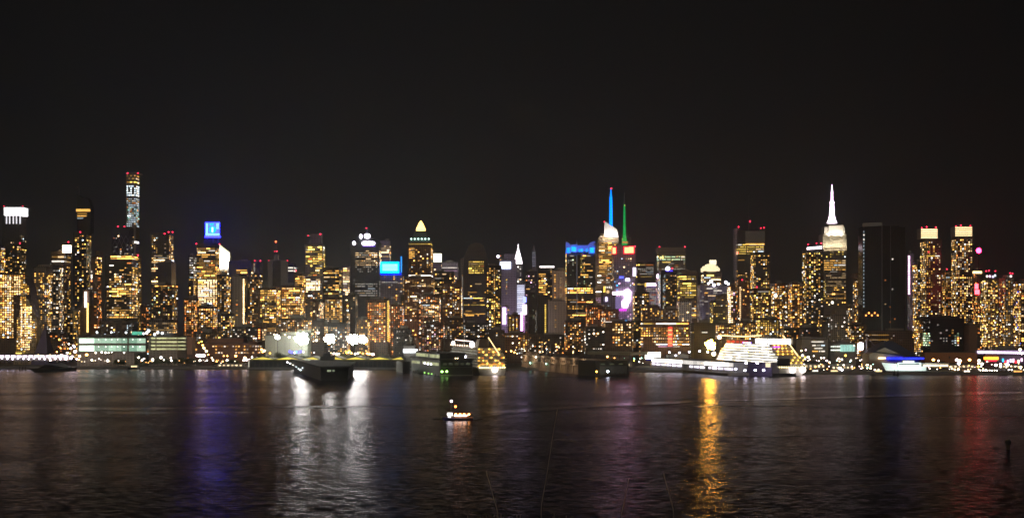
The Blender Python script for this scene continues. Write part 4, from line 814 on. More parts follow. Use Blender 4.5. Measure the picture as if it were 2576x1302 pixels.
# ------------------------------------------------------------------ setting
def water_mat(name='river_water', foam=0.0):
    m, nt, out = newmat(name); L = nt.links.new
    geo = N(nt, 'ShaderNodeNewGeometry')
    def noise(sx, sy, sc, det, dist=0.0):
        mp = N(nt, 'ShaderNodeMapping'); mp.inputs['Scale'].default_value = (sx, sy, 1); L(geo.outputs['Position'], mp.inputs['Vector'])
        n = N(nt, 'ShaderNodeTexNoise'); n.inputs['Scale'].default_value = sc; n.inputs['Detail'].default_value = det; n.inputs['Distortion'].default_value = dist
        L(mp.outputs[0], n.inputs['Vector']); return n
    big = noise(.12, 1.0, 1/55., 3, .4)            # wind patches and old wakes
    a = noise(.34, 1.0, 1/1.15, 3, .15); b = noise(.5, 1.0, 1/8., 2, .2)
    def slope(n, k):
        v = N(nt, 'ShaderNodeVectorMath', operation='SUBTRACT'); L(n.outputs['Color'], v.inputs[0]); v.inputs[1].default_value = (.5,.5,.5)
        w = N(nt, 'ShaderNodeVectorMath', operation='MULTIPLY'); L(v.outputs[0], w.inputs[0]); w.inputs[1].default_value = (k*1.5, k, 0); return w
    va, vb = slope(a, WAVE_A), slope(b, WAVE_B)
    ad = N(nt, 'ShaderNodeVectorMath', operation='ADD'); L(va.outputs[0], ad.inputs[0]); L(vb.outputs[0], ad.inputs[1])
    mr = N(nt, 'ShaderNodeMapRange'); L(big.outputs['Fac'], mr.inputs['Value']); mr.inputs['From Min'].default_value = .36; mr.inputs['From Max'].default_value = .66
    mr.inputs['To Min'].default_value = .45; mr.inputs['To Max'].default_value = 1.35
    sc = N(nt, 'ShaderNodeVectorMath', operation='SCALE'); L(ad.outputs[0], sc.inputs[0]); L(mr.outputs[0], sc.inputs['Scale'])
    up = N(nt, 'ShaderNodeVectorMath', operation='ADD'); L(sc.outputs[0], up.inputs[0]); L(geo.outputs['Normal'], up.inputs[1])
    nn = N(nt, 'ShaderNodeVectorMath', operation='NORMALIZE'); L(up.outputs[0], nn.inputs[0])
    d = N(nt, 'ShaderNodeBsdfDiffuse'); d.inputs['Color'].default_value = (.006+.25*foam, .006+.25*foam, .007+.24*foam, 1)
    p = N(nt, 'ShaderNodeBsdfGlossy'); p.inputs['Color'].default_value = (.46, .44, .49, 1); L(nn.outputs[0], p.inputs['Normal'])
    ro = N(nt, 'ShaderNodeMapRange'); L(big.outputs['Fac'], ro.inputs['Value']); ro.inputs['From Min'].default_value = .3; ro.inputs['From Max'].default_value = .7
    ro.inputs['To Min'].default_value = ROUGH*.85; ro.inputs['To Max'].default_value = ROUGH*1.15; L(ro.outputs[0], p.inputs['Roughness'])
    fr = N(nt, 'ShaderNodeFresnel'); fr.inputs['IOR'].default_value = 1.33; L(nn.outputs[0], fr.inputs['Normal'])
    mx = N(nt, 'ShaderNodeMixShader'); L(M_(nt, 'MULTIPLY', fr.outputs[0], .92), mx.inputs[0]); L(d.outputs[0], mx.inputs[1]); L(p.outputs[0], mx.inputs[2])
    L(mx.outputs[0], out.inputs[0]); m.cycles.emission_sampling = 'NONE'; return m
WAVE_A, WAVE_B, ROUGH = .25, .03, .17
SLICK = water_mat('calm_water')
WAVE_A, WAVE_B, ROUGH = .46, .04, .24
WATER = water_mat()

def struct(name, mb, m, kind='structure', label=None):
    o = part(name, mb, m, None, label); o['kind'] = kind; return o
struct('river', MB().poly([(-9000,60,0),(9000,60,0),(9000,14000,0),(-9000,14000,0)], [(0,1,2,3)]), WATER, label='wide dark river rippled with streaks of reflected city light')
# the far shore: paved quay with a vertical bulkhead
shore = [(-400,925.5),(0,926.5),(600,927.5),(1015,928),(1330,930),(1600,934),(2000,939.5),(2290,941),(2576,942),(3000,943)]
sp = [(WX(px, DW(py)), DW(py)) for px, py in shore]
GROUND = plain('asphalt', (.055,.052,.05), .9, scale=.05)
n = len(sp)
mb = MB().poly([(x,y,2.5) for x,y in sp] + [(9000,sp[-1][1],2.5),(9000,14000,2.5),(-9000,14000,2.5),(-9000,sp[0][1],2.5)], [tuple(range(n+4))])
struct('ground', mb, GROUND)
mb = MB()
for (xa,ya),(xb,yb_) in zip(sp, sp[1:]): mb.poly([(xa,ya,-1),(xb,yb_,-1),(xb,yb_,2.5),(xa,ya,2.5)], [(0,1,2,3)])
struct('quay', mb, CONC)
struct('road', MB().poly([(-1400,1682,2.504),(1500,1682,2.504),(1500,1697,2.504),(-1400,1697,2.504)], [(0,1,2,3)]), plain('road_asphalt', (.05,.05,.05), .85))
mk = MB()
for k in range(240): mk.poly([(-1400+k*12,1689.3,2.508),(-1395+k*12,1689.3,2.508),(-1395+k*12,1689.5,2.508),(-1400+k*12,1689.5,2.508)], [(0,1,2,3)])
struct('road_markings', mk, plain('road_paint', (.75,.75,.72), .6))
# near bank under the camera
struct('near_bank', MB().poly([(-60,-8,50.6),(60,-8,50.6),(60,7,50.6),(-60,7,50.6),(60,62,-2),(-60,62,-2)], [(0,1,2,3),(3,2,4,5)]), plain('soil', (.07,.055,.04), .95))

# wakes: low ridges of churned water
def wake(pts, w, h, label, foam=.0, slick=False):
    mb = MB(); rows = []
    P = [Vector((WX(px, DW(py)), DW(py), 0)) for px, py in pts]
    fine = []
    for a, b in zip(P, P[1:]):
        for k in range(14): fine.append(a.lerp(b, k/14))
    fine.append(P[-1]); m = len(fine); prof = [(-1,0),(-.66,.35),(-.33,.85),(0,1),(.33,.8),(.66,.3),(1,0)]
    rnd = random.Random(label)
    for i, c in enumerate(fine):
        d = (fine[min(m-1,i+1)] - fine[max(0,i-1)]).normalized(); nrm = Vector((-d.y, d.x, 0))
        e = math.sin(math.pi * min(1, max(.02, i/(m-1)))) ** .4; hh = h*e*rnd.uniform(.6,1.2)
        ww = w*(e if slick else 1)*rnd.uniform(.8,1.2); rows.append([tuple(c + nrm*ww*t + Vector((0,0,.006 + hh*q))) for t, q in prof])
    for r in rows: mb.v += r
    for i in range(m-1):
        for j in range(6): mb.f.append((i*7+j, (i+1)*7+j, (i+1)*7+j+1, i*7+j+1))
    o = struct('boat_wake', mb, SLICK if slick else WATER if not foam else water_mat('foamy_water', foam), 'stuff', label)
    for p in o.data.polygons: p.use_smooth = True
wake([(1196,1049),(1300,1037),(1480,1024),(1640,1018),(1780,1009),(1950,1006),(2150,1000),(2380,994),(2620,989)], 6, .35, 'long low wake trailing behind the tugboat', .02)
wake([(-40,1026),(150,1026),(330,1027),(520,1024),(700,1023)], 11, .02, 'old smooth wake crossing the river at the far left', 0, True)
wake([(1230,1036),(1420,1025),(1560,1018),(1700,1012),(1850,1007),(2000,1004),(2150,998),(2380,990),(2640,984)], 17, .02, 'broad calm pale band of the tugboat wake', 0, True)
wake([(250,1036),(400,1037),(520,1035),(640,1036)], 8, .02, 'second smooth wake band below the first at the far left', 0, True)
wake([(960,976),(1080,973),(1200,976),(1330,974)], 14, .02, 'smooth water band between the tugboat and the piers', 0, True)
wake([(1240,1102),(1400,1104),(1600,1101)], 4, .01, 'thin smooth streak on the near water in the middle', 0, True)
wake([(1720,1096),(1900,1097),(2050,1094),(2250,1100)], 4, .15, 'short swell ridge below the amber streak', .02)
wake([(1560,1010),(1750,1000),(1900,1003)], 5, .16, 'small swell ridge near the amber streak', .02)
wake([(1090,1052),(1105,1054),(1122,1056)], 1.4, .5, 'white bow wave curling ahead of the tugboat', .5)
wake([(1150,1056),(1196,1055),(1215,1052)], 1.0, .35, 'thin foam line along the tugboat stern', .5)

# ------------------------------------------------------------------ lamps
LAMPS = {'warm': (1,.70,.34), 'wht': (1,.88,.72), 'cool': (.82,.92,1), 'org': (1,.42,.10), 'pink': (1,.72,.72), 'amber': (1,.50,.05), 'green': (.45,1,.2), 'teal': (.4,1,.75), 'lilac': (.86,.8,1)}
LM = {}
def lampmesh(c, L):
    k = (c, L)
    if k not in LM: LM[k] = MB().ball(0,0,0,1,10,.8).mesh('lamp_head', glow('lamp_%s_%d' % k, LAMPS[c], L, True, .2))
    return LM[k]
def lamp(px, py, D, col='warm', L=14, r=1.0, name='street_lamp', label='', group=None, base=2.5, cat='street lamp', arm=True):
    x, z = WX(px,D), WZ(py,D)
    if z < base+1: z = base+1.2
    r *= .82
    root = thing(name, label, cat, (x, D, base), 0, group)
    part('pole', MB().cyl(0,0,0,z-base,.16,.1,6), DARKM, root, local=True)
    rr = r*2.0*D/F
    h = link(bpy.data.objects.new('lamp_head', lampmesh(col, L)), root); h.location = (0,0,z-base); h.scale = (rr,rr,rr)
    part('lamp_cap', MB().cyl(0,0,z-base+rr*.82,z-base+rr*1.0,rr*.6,rr*.3,8), DARKM, root, local=True)
    return root
# rows of quay lamps
QL, QG = 'white globe lamp in the even row along the left quay edge', 'white globe lamps along the left quay'
for k in range(15): lamp(5+k*13.4, 900.5+(k%3)*.6, 1655, 'lilac', 16, 1.15, 'quay_lamp', QL, QG, cat='quay lamp')
PL, PG = 'white promenade lamp between the parking decks and the gabled shed', 'promenade lamps left of the gabled shed'
for px, py in ((40,889),(340,880)): pass
for px, py, r in ((349,898,1.5),(362,901,1.2),(357,905,1.2),(384,903,1.7),(405,898,1.9),(412,904,1.0),(431,906,1.3),(430,899,1.2),(503,905,1.5),(521,905,1.0),(571,905,1.4),(613,905,1.4),(660,905,1.2)):
    lamp(px, py, 1655, 'wht', 18, r, 'promenade_lamp', PL, PG, cat='street lamp')
TL, TG = 'white lamp on the quay in front of the glass ferry terminal', 'quay lamps in front of the ferry terminal'
for px, py, r in ((241,886,1.3),(256,885,1.3),(265,886,1.3),(273,886,.8),(281,885,.6),(312,886,1.1),(231,904,1.3),(271,906,1.8),(249,901,.8),(298,906,.6)):
    lamp(px, py, 1656, 'wht', 18, r, 'quay_lamp', TL, TG, cat='quay lamp')
SL, SG = 'lamp in the glaring jumble of lights where a street meets the left quay', 'street lights at the left street end'
for px, py, r, c in ((149,853,1.3,'amber'),(173,864,1.2,'wht'),(185,868,1.3,'pink'),(178,875,1.6,'pink'),(187,871,1.6,'lilac'),(169,886,1.4,'wht'),(176,888,1.3,'amber'),(155,892,2.2,'pink'),(189,883,2.4,'pink'),(177,899,1.7,'wht'),(166,901,2.2,'pink'),(181,896,1.8,'pink'),(200,895,2.0,'warm'),(198,903,1.3,'org'),(218,891,2.2,'org'),(152,874,1.0,'org'),(143,884,1.0,'org'),(126,893,1.6,'warm'),(127,905,1.4,'pink')):
    lamp(px, py, 1664, c, 16, r, 'street_lamp', SL, SG)
S2, G2 = 'street light in the amber cluster climbing inland left of the brick warehouse row', 'street lights climbing inland near the warehouse row'
for px, py, r, c in ((500,861,1.1,'amber'),(507,858,1.3,'amber'),(510,867,1.6,'org'),(513,874,1.8,'warm'),(519,882,1.8,'warm'),(503,893,2.8,'pink'),(512,893,2.8,'pink'),(496,893,2.0,'pink'),(524,891,1.2,'org'),(533,899,1.3,'warm'),(536,905,1.2,'wht'),(563,894,1.1,'org'),(572,894,1.2,'org'),(593,894,2.0,'org'),(616,899,2.2,'warm'),(621,904,2.0,'pink'),(628,904,2.0,'pink'),(634,897,1.3,'wht'),(647,898,.9,'wht'),(640,903,1.3,'pink'),(545,908,1.2,'org'),(560,908,1.2,'org')):
    lamp(px, py, 1672, c, 13, r, 'street_lamp', S2, G2)
S3, G3 = 'small lamp glowing behind the roofs of the gabled pier shed', 'lamps behind the gabled pier shed'
for px, py, r, c in ((658,878,1.9,'org'),(665,881,1.9,'warm'),(661,884,1.5,'org'),(679,887,1.1,'amber'),(840,888,1.4,'pink'),(847,889,2.0,'warm'),(853,889,1.1,'wht'),(872,886,1.5,'amber'),(878,883,2.0,'amber'),(884,887,1.5,'org'),(893,889,1.2,'wht'),(900,888,1.4,'pink'),(905,885,1.0,'amber'),(913,888,1.3,'amber'),(924,888,1.9,'org'),(931,889,1.5,'org'),(938,890,2.1,'pink'),(833,887,.9,'warm'),(763,884,1.1,'lilac'),(790,886,.8,'lilac')):
    lamp(px, py, 1668, c, 13, r, 'street_lamp', S3, G3)
S4, G4 = 'light on the shore road between the moored ferry and the lit cruise terminal', 'shore road lights beside the cruise terminal'
for px, py, r, c in ((1286,882,1.6,'org'),(1294,885,1.3,'org'),(1301,888,.8,'warm'),(1290,862,1.0,'wht'),(1340,869,.8,'wht'),(1375,877,.7,'cool'),(1400,871,1.0,'warm'),(1437,850,.7,'wht'),(1472,852,1.0,'wht'),(1494,838,1.4,'warm'),(1504,838,1.4,'org'),(1545,914,1.0,'wht'),(1560,914,1.2,'org'),(1571,912,.9,'warm'),(1595,906,1.0,'amber'),(1608,909,1.0,'wht'),(1637,892,1.2,'wht'),(1650,890,1.0,'wht'),(1655,893,1.0,'pink')):
    lamp(px, py, 1655, c, 12, r, 'street_lamp', S4, G4)
S5, G5 = 'lamp in the scattered shore lights right of the large cruise ship', 'scattered shore lights right of the cruise ship'
rnd = random.Random(5)
for px, py, r, c in ((2016,881,1.5,'warm'),(2027,879,1.2,'pink'),(2019,893,2.0,'wht'),(2033,897,2.1,'wht'),(2047,894,1.0,'wht'),(2060,907,1.0,'wht'),(2066,899,1.4,'wht'),(2073,899,1.2,'pink'),(2080,906,1.6,'pink'),(2087,910,1.3,'wht'),(2110,901,1.6,'pink'),(2118,903,1.5,'wht'),(2127,893,1.8,'amber'),(2112,925,2.6,'wht'),(2118,930,2.0,'lilac'),(2122,917,1.2,'wht'),(2141,905,1.2,'wht'),(2149,868,.9,'warm'),(2052,921,1.2,'org'),(2164,905,1.0,'wht'),(2172,912,1.6,'wht'),(2180,917,1.2,'warm'),(2190,925,1.6,'warm'),(2201,932,1.6,'wht'),(2210,934,1.4,'wht')):
    lamp(px, py, 1500 if py > 915 else 1600, c, 13, r*.9, 'shore_lamp', S5, G5, cat='shore lamp')
S6, G6 = 'globe of light along the shore road at the right end under the orange wall', 'shore road lamps at the right end'
for px, py, r, c in ((2348,904,2.3,'org'),(2361,906,1.4,'pink'),(2407,904,2.3,'pink'),(2415,906,2.2,'warm'),(2439,904,2.4,'org'),(2463,906,2.4,'warm'),(2412,913,2.2,'lilac'),(2462,913,1.6,'wht'),(2470,914,2.2,'wht'),(2505,917,2.2,'wht'),(2517,915,1.7,'pink'),(2532,916,2.0,'lilac'),(2517,921,1.5,'wht'),(2537,916,1.5,'pink'),(2568,922,1.8,'warm'),(2461,921,1.8,'amber'),(2570,888,1.8,'pink'),(2566,878,2.2,'warm')):
    lamp(px, py, 1560, c, 14, r, 'street_lamp', S6, G6)
S7, G7 = 'little white lamp low on the water edge at the right end', 'low water edge lamps at the right'
for k in range(8): lamp(2466+k*6, 930.2+(k%2)*.5, 1440, 'wht', 10, .9, 'edge_lamp', S7, G7, cat='lamp')
for px in (2410, 2480, 2538, 2545): lamp(px, 929, 1445, 'wht', 14, 1.1, 'edge_lamp', S7, G7, cat='lamp')

rnd = random.Random(91)
for k in range(46):
    px = rnd.uniform(2010, 2200); py = rnd.uniform(896, 931); lamp(px, py, 1590 if py < 912 else 1500, rnd.choice(('wht','warm','warm','wht','teal','pink','org')), 8, rnd.uniform(.5,1.1), 'shore_lamp', S5, G5, cat='shore lamp')
for k in range(34):
    px = rnd.uniform(2320, 2576); py = rnd.uniform(908, 930); lamp(px, py, 1560 if py < 916 else 1500, rnd.choice(('wht','warm','org','pink','wht')), 8, rnd.uniform(.5,1.1), 'street_lamp', S6, G6)
for k in range(22):
    px = rnd.uniform(1500, 1665); py = rnd.uniform(898, 916); lamp(px, py, 1662, rnd.choice(('wht','warm','org','teal')), 8, rnd.uniform(.5,1.0), 'street_lamp', S4, G4)
for k in range(22):
    px = rnd.uniform(1262, 1480); py = rnd.uniform(860, 890); lamp(px, py, 1690, rnd.choice(('wht','warm','org','org','warm')), 7, rnd.uniform(.5,.9), 'street_lamp', 'small light of the inland road behind the tan showboat', 'inland road lights behind the showboat')
for k in range(30):
    px = rnd.uniform(200, 620); py = rnd.uniform(903, 912); lamp(px, py, 1658, rnd.choice(('wht','warm','org','wht')), 7, rnd.uniform(.4,.8), 'promenade_lamp', 'tiny low light along the left promenade path', 'tiny lights along the left promenade', cat='street lamp')
# stadium floodlights
def floodmast(px, py, D, nx, nz, r, L, label, col=(1,1,.86)):
    x, z = WX(px,D), WZ(py,D); root = thing('floodlight_mast', label, 'floodlight', (x, D, 2.5))
    part('mast', MB().cyl(0,1.5,0,z-2.5+3,.5,.3,8), DARKM, root, local=True)
    s = r*2.15; part('rack', MB().box(-nx*s*.3, nx*s*.3, .3, .8, z-2.5-nz*s*.3, z-2.5+nz*s*.3), DARKM, root, local=True)
    g = glow('flood_lamp_%d' % int(L), col, L, True, .1)
    R_ = math.sqrt(nx*nz)/2*s; n_ = nx*nz+3
    for q in range(n_):
        rr_ = R_*math.sqrt((q+.5)/n_); cx, cz = rr_*math.cos(q*2.39996), z-2.5+rr_*math.sin(q*2.39996)*.92
        part('flood_lamp', MB().loft([[(cx+rr*math.cos(a*.628), yy, cz+rr*math.sin(a*.628)) for a in range(10)] for rr, yy in ((r*.5,.25),(r*.84,-.5))]), g, root, local=True)
FL = 84
floodmast(759, 850, 1690, 4, 4, 2.0, FL*1.1, 'blinding white floodlight rack in front of the stepped pale wall')
floodmast(829, 851, 1690, 4, 4, 1.55, FL, 'blinding white floodlight rack standing alone in the middle of the floodlights')
floodmast(888, 852, 1690, 4, 4, 1.6, FL*1.3, 'blinding white floodlight rack left one of the touching pair')
floodmast(913, 853, 1690, 3, 4, 1.4, FL, 'smaller blinding floodlight rack, right one of the touching pair')
floodmast(698, 847, 1690, 2, 2, 1.4, 22, 'smaller white floodlight before the low end of the pale wall', (.95,.95,1))
for px, py, c, r_ in ((728,847,'wht',1.8),(717,841,'warm',1.2),(690,840,'warm',1.2),(800,836,'wht',2.2),(796,855,'wht',1.8),(873,846,'wht',1.6),(786,839,'warm',1.2)):
    lamp(px, py, 1695, c, 9, r_, 'yard_lamp', 'dimmer yard lamp among the blinding floodlights', 'yard lamps among the floodlights', cat='lamp')
floodmast(1786, 866, 1630, 3, 3, 1.9, 240, 'glaring amber floodlight at the bow of the large cruise ship', (1,.44,.035))
floodmast(1981, 861, 1640, 3, 2, 1.6, 14, 'white floodlight rack behind the stern of the large cruise ship', (1,.9,.85))
BS, BG = 'blue and violet dressing light under the dark trees behind the gabled shed', 'blue lights under the trees'
for px, py, c in ((729,883,'b'),(734,885,'b'),(741,886,'w'),(745,884,'c'),(750,885,'b'),(756,883,'b')):
    r0 = thing('string_lamp', BS, 'lamp', (WX(px,1672), 1672, 2.5), 0, BG)
    z = WZ(py,1672)-2.5; part('pole', MB().cyl(0,0,0,z,.12,.1,5), DARKM, r0, local=True)
    part('lamp_head', MB().ball(0,0,z,1.6*2*.5,8), glow('string_'+c, {'b':(.08,.07,1),'w':(.8,.75,1),'c':(.1,.5,1)}[c], 3.2, False, .3), r0, local=True)

# ------------------------------------------------------------------ trees
LEAF = plain('leaves', (.055,.075,.03), .8, var=.5, scale=.7); BARK = plain('bark', (.10,.075,.05), .95)
def make_tree(seed, h, w):
    rnd = random.Random(seed); root = thing('tree', '', 'tree')
    tr = MB().cyl(0,0,0,h*.55,.35,.18,7)
    for k in range(5):
        a = k*1.3+rnd.random(); tr.tube((0,0,h*(.28+.05*k)), (math.cos(a)*w*.3, math.sin(a)*w*.3, h*(.5+.06*k)), .14, 5, .05)
    part('trunk', tr, BARK, root, local=True)
    mb = MB(); lobes = [(rnd.uniform(-.34,.34)*w, rnd.uniform(-.34,.34)*w, h*rnd.uniform(.42,.86), w*rnd.uniform(.14,.25)) for _ in range(14)]
    for x, y, z, r in lobes:
        for _ in range(70):
            d = Vector((rnd.gauss(0,1), rnd.gauss(0,1), rnd.gauss(0,1))).normalized()*r*rnd.uniform(.6,1.1)
            c = Vector((x,y,z))+d; u = Vector((rnd.gauss(0,1), rnd.gauss(0,1), rnd.gauss(0,1))).normalized(); v = u.cross(d).normalized(); s = rnd.uniform(.3,.6)
            mb.poly([c+u*s, c+v*s*.6, c-u*s, c-v*s*.6], [(0,1,2,3)])
    part('crown', mb, LEAF, root, local=True); return root
protos = [make_tree(k, h, w) for k, (h, w) in enumerate(((13,11),(16,13),(10,9)))]
used = [False]*3; rnd = random.Random(21)
def place_tree(px, D, k, s, label, group):
    t = protos[k] if not used[k] else copy_tree(protos[k]); used[k] = True
    t.location = (WX(px,D), D, 2.5); t.scale = (s,s,s); t.rotation_euler.z = rnd.uniform(0,6); t['label'] = label; t['group'] = group
for i in range(16): place_tree(344+i*10.5+rnd.uniform(-3,3), 1668+rnd.uniform(-4,4), rnd.randrange(3), rnd.uniform(.6,1.0), 'dark quayside tree in front of the parking decks', 'trees before the parking decks')
for i in range(9): place_tree(540+i*9.5+rnd.uniform(-3,3), 1668, rnd.choice((0,2)), rnd.uniform(.5,.8), 'small dark tree before the brick warehouse row', 'trees before the warehouse row')
for i in range(14): place_tree(672+i*9+rnd.uniform(-3,3), 1684, rnd.randrange(3), rnd.uniform(1.0,1.5) - abs(i-6)*.04, 'tall dark tree below the left floodlights', 'trees below the left floodlights')
for i in range(20): place_tree(800+i*9.5+rnd.uniform(-3,3), 1682+rnd.uniform(-3,3), rnd.randrange(3), rnd.uniform(.9,1.25), 'olive lit tree below the right floodlights', 'trees below the right floodlights')
for i in range(4): place_tree(290+i*7, 1663, 2, .9, 'low dark bush like tree before the ferry terminal', 'trees before the ferry terminal')
for i in range(12): place_tree(2330+i*10.5+rnd.uniform(-3,3), 1640, rnd.choice((0,2)), rnd.uniform(.4,.7), 'little dark tree in front of the orange lit wall', 'trees before the orange wall')

# ------------------------------------------------------------------ piers
def deckpier(name, label, pts, z0, z1, m, cat='pier'):
    """footprint given by its waterline corners in the view"""
    P = [(WX(px, DW(py)), DW(py)) for px, py in pts]
    r = thing(name, label, cat, (P[0][0], P[0][1], 0)); part('deck', MB().foot(P, z0, z1), m, r); return r, P
# gabled shed
D = 1640; root = thing('pier_shed', 'very long low pier shed with a row of yellow lit shallow gables', 'pier shed', (WX(820,D), D, 0))
x = lambda p: WX(p,D); z = lambda y: WZ(y,D)
part('walls', MB().box(x(622),x(1016),D,D+40,-1,z(903.5)), plain('shed_wall', (.09,.085,.075), .8), root)
gm = glow('gable_yellow', (.95,.76,.12), 1.0, True, .15, .05)
edges = [(627,688),(688,751),(751,812)] + [(840+k*58.5-(58 if 0 else 0), 840+(k+1)*58.5) for k in range(3)]
edges = [(627,691),(691,752),(752,808),(800,862),(862,923),(923,984)]
gab = [(628,690),(690,753),(753,803),(838,866),(866,921),(921,981),(981,1012)]
gab = [(629,690),(691,751),(752,803)] + [(808+0,838)][:0] + [(843,883),(884,941),(942,984)][:0]
for a, b, pk in ((629,690,660),(692,754,724),(756,803,786),(839,865,842),(881-14,924-1,895),(926,982,954),(984,1015,1008)):
    part('gable', MB().slab([(x(a),z(903)),(x(b),z(903)),(x(b) if pk>b else x(pk+1.5),z(897.2)),(x(pk-1.5),z(897.2))], D-1, D+.0), gm, root, 'yellow lit gable')
    part('roof', MB().loft([[(x(a),D-3,z(902.5)),(x(pk),D-3,z(896)),(x(b),D-3,z(902.5)),(x(b),D-3,z(901)),(x(pk),D-3,z(894.6)),(x(a),D-3,z(901))],[(x(a),D+40,z(902.5)),(x(pk),D+40,z(896)),(x(b),D+40,z(902.5)),(x(b),D+40,z(901)),(x(pk),D+40,z(894.6)),(x(a),D+40,z(901))]]), ROOFM, root)
part('fascia', MB().box(x(622),x(1016),D-1.6,D-1.2,z(905.5),z(903.6)), DARKM, root)
for k in range(34): part('door_bay', MB().box(x(632+k*11.4),x(640+k*11.4),D-.4,D-.1,1,z(908)), DARKM, root)
part('edge_lamp_post', MB().box(x(625),x(627.5),D-1,D-.6,3,z(903)), glow('post_glow', (.9,.85,.65), .7, False, 0), root)

def lbox(mb, P, Q, off0, off1, z0, z1, a=0.0, b=1.0):
    """a box along the line P->Q, between offsets to the landward side"""
    P, Q = Vector(P), Vector(Q); d = (Q-P).normalized(); n_ = Vector((-d.y, d.x)); 
    if n_.y < 0: n_ = -n_
    p0, p1 = P.lerp(Q, a), P.lerp(Q, b)
    return mb.foot([tuple(p0+n_*off0), tuple(p1+n_*off0), tuple(p1+n_*off1), tuple(p0+n_*off1)], z0, z1)
def wp(px, py): d = DW(py); return (WX(px,d), d)
def on_line(P, Q, px):
    """the point of the line P-Q that is seen at px"""
    k = (px-CX)/F; t = (P[0]-k*P[1]) / ((P[0]-k*P[1]) - (Q[0]-k*Q[1])); return (P[0]+(Q[0]-P[0])*t, P[1]+(Q[1]-P[1])*t)
# big unlit museum ship whose end points at the river
C4 = [wp(734,932), wp(806,957), wp(878,956), wp(892,941)]
A, Bq = C4[0], C4[1]
root = thing('moored_warship', 'huge unlit flat decked grey warship lying black against the water before the gabled shed', 'warship', (A[0], A[1], 0))
hull = plain('warship_hull', (.016,.016,.016), .7)
def inset(P, k):
    c = Vector((sum(p[0] for p in P)/4, sum(p[1] for p in P)/4)); return [tuple(c + (Vector(p)-c)*k) for p in P]
def ring4(P, z): return [(x_, y_, z) for x_, y_ in P]
part('hull', MB().loft([ring4(inset(C4,.93),-1), ring4(inset(C4,.97),9), ring4(C4,13)]), hull, root)
part('flight_deck', MB().loft([ring4(inset(C4,1.04),13.01), ring4(inset(C4,1.04),14.6)]), plain('flight_deck', (.018,.018,.018), .9), root)
part('island', MB().box(WX(806,1500), WX(838,1500), 1500, 1516, 14.61, 19.5).box(WX(812,1500), WX(830,1500), 1502, 1512, 19.51, 23), plain('warship_grey', (.04,.04,.04), .7), root)
part('radar_mast', MB().tube((WX(820,1500),1507,23),(WX(820,1500),1507,34),.5,6,.2).tube((WX(816,1500),1507,30),(WX(824,1500),1507,30),.3,5), DARKM, root)
for px, h, c, L_ in ((724,11,'lilac',12),(731,9.5,'wht',9),(738,8,'wht',3),(746,7,'cool',2),(752,5.5,'cool',3),(757,5,'cool',6),(762,8,'cool',2)):
    p = on_line(A, Bq, max(px,735)+0); o = link(bpy.data.objects.new('deck_lamp', lampmesh(c, L_)), root); o.location = (WX(px,p[1])-A[0], p[1]-A[1]-3, h); o.scale = (.9,.9,.9)
for a, b, h in ((766,774,15.3),(775,781,14.9)):
    part('window', MB().box(WX(a,1496), WX(b,1496), 1494, 1495, h, h+1.6), glow('ship_pane', (.8,.9,.7), .7), root)
for a, b in ((824,833),(837,842)): part('window', MB().box(WX(a,1268), WX(b,1268), 1266, 1267, 9.5, 11.2), glow('ship_pane_dim', (.7,.8,.5), .35), root)
# dark low ferry at far left
A, Bq = wp(80,935), wp(182,931)
root = thing('moored_ferry', 'flat unlit ferry lying dark against the white lit left quay', 'ferry', (A[0], A[1], 0))
part('hull', MB().loft([[(A[0]+4,A[1],-1),(Bq[0],Bq[1]-6,-1),(Bq[0],Bq[1]+12,-1),(A[0]+4,A[1]+14,-1)],[(A[0]-3,A[1]-1,4),(Bq[0]+2,Bq[1]-6,4),(Bq[0]+2,Bq[1]+12,4),(A[0]-3,A[1]+15,4)]]), hull, root)
part('deckhouse', MB().loft([[(A[0]+6,A[1]+2,4),(Bq[0]-8,Bq[1]-4,4),(Bq[0]-8,Bq[1]+10,4),(A[0]+6,A[1]+12,4)],[(A[0]+15,A[1]+3,9.5),(Bq[0]-14,Bq[1]-3,9.5),(Bq[0]-14,Bq[1]+9,9.5),(A[0]+15,A[1]+11,9.5)]]), plain('ferry_house', (.10,.09,.09), .6), root)
for k in range(3): part('mooring_pile', MB().cyl(WX(50+k*7,1590),1590,-1,4.5,.8,.8,8), BARK, root)
# left lit quay shed
D = 1662; root = thing('quay_pavilion', 'long glowing white open pavilion on the far left quay behind the globe lamps', 'pavilion', (WX(90,D), D, 2.5))
part('roof', MB().pbox(-20,176,889,891,D-2,16), ROOFM, root); part('back_wall', MB().pbox(-20,174,891,906,D+8,2), MATS['plainconc'], root)
for k in range(13): part('light_panel', MB().pbox(-16+k*14.6,-3.5+k*14.6,892.5,898.5,D,1), glow('pavilion_white', (1,.84,.95), 2.4, True, .5, .12), root)
for k in range(14): part('post', MB().pbox(-19+k*14.6,-18+k*14.6,891,912,D-1,.5), DARKM, root)
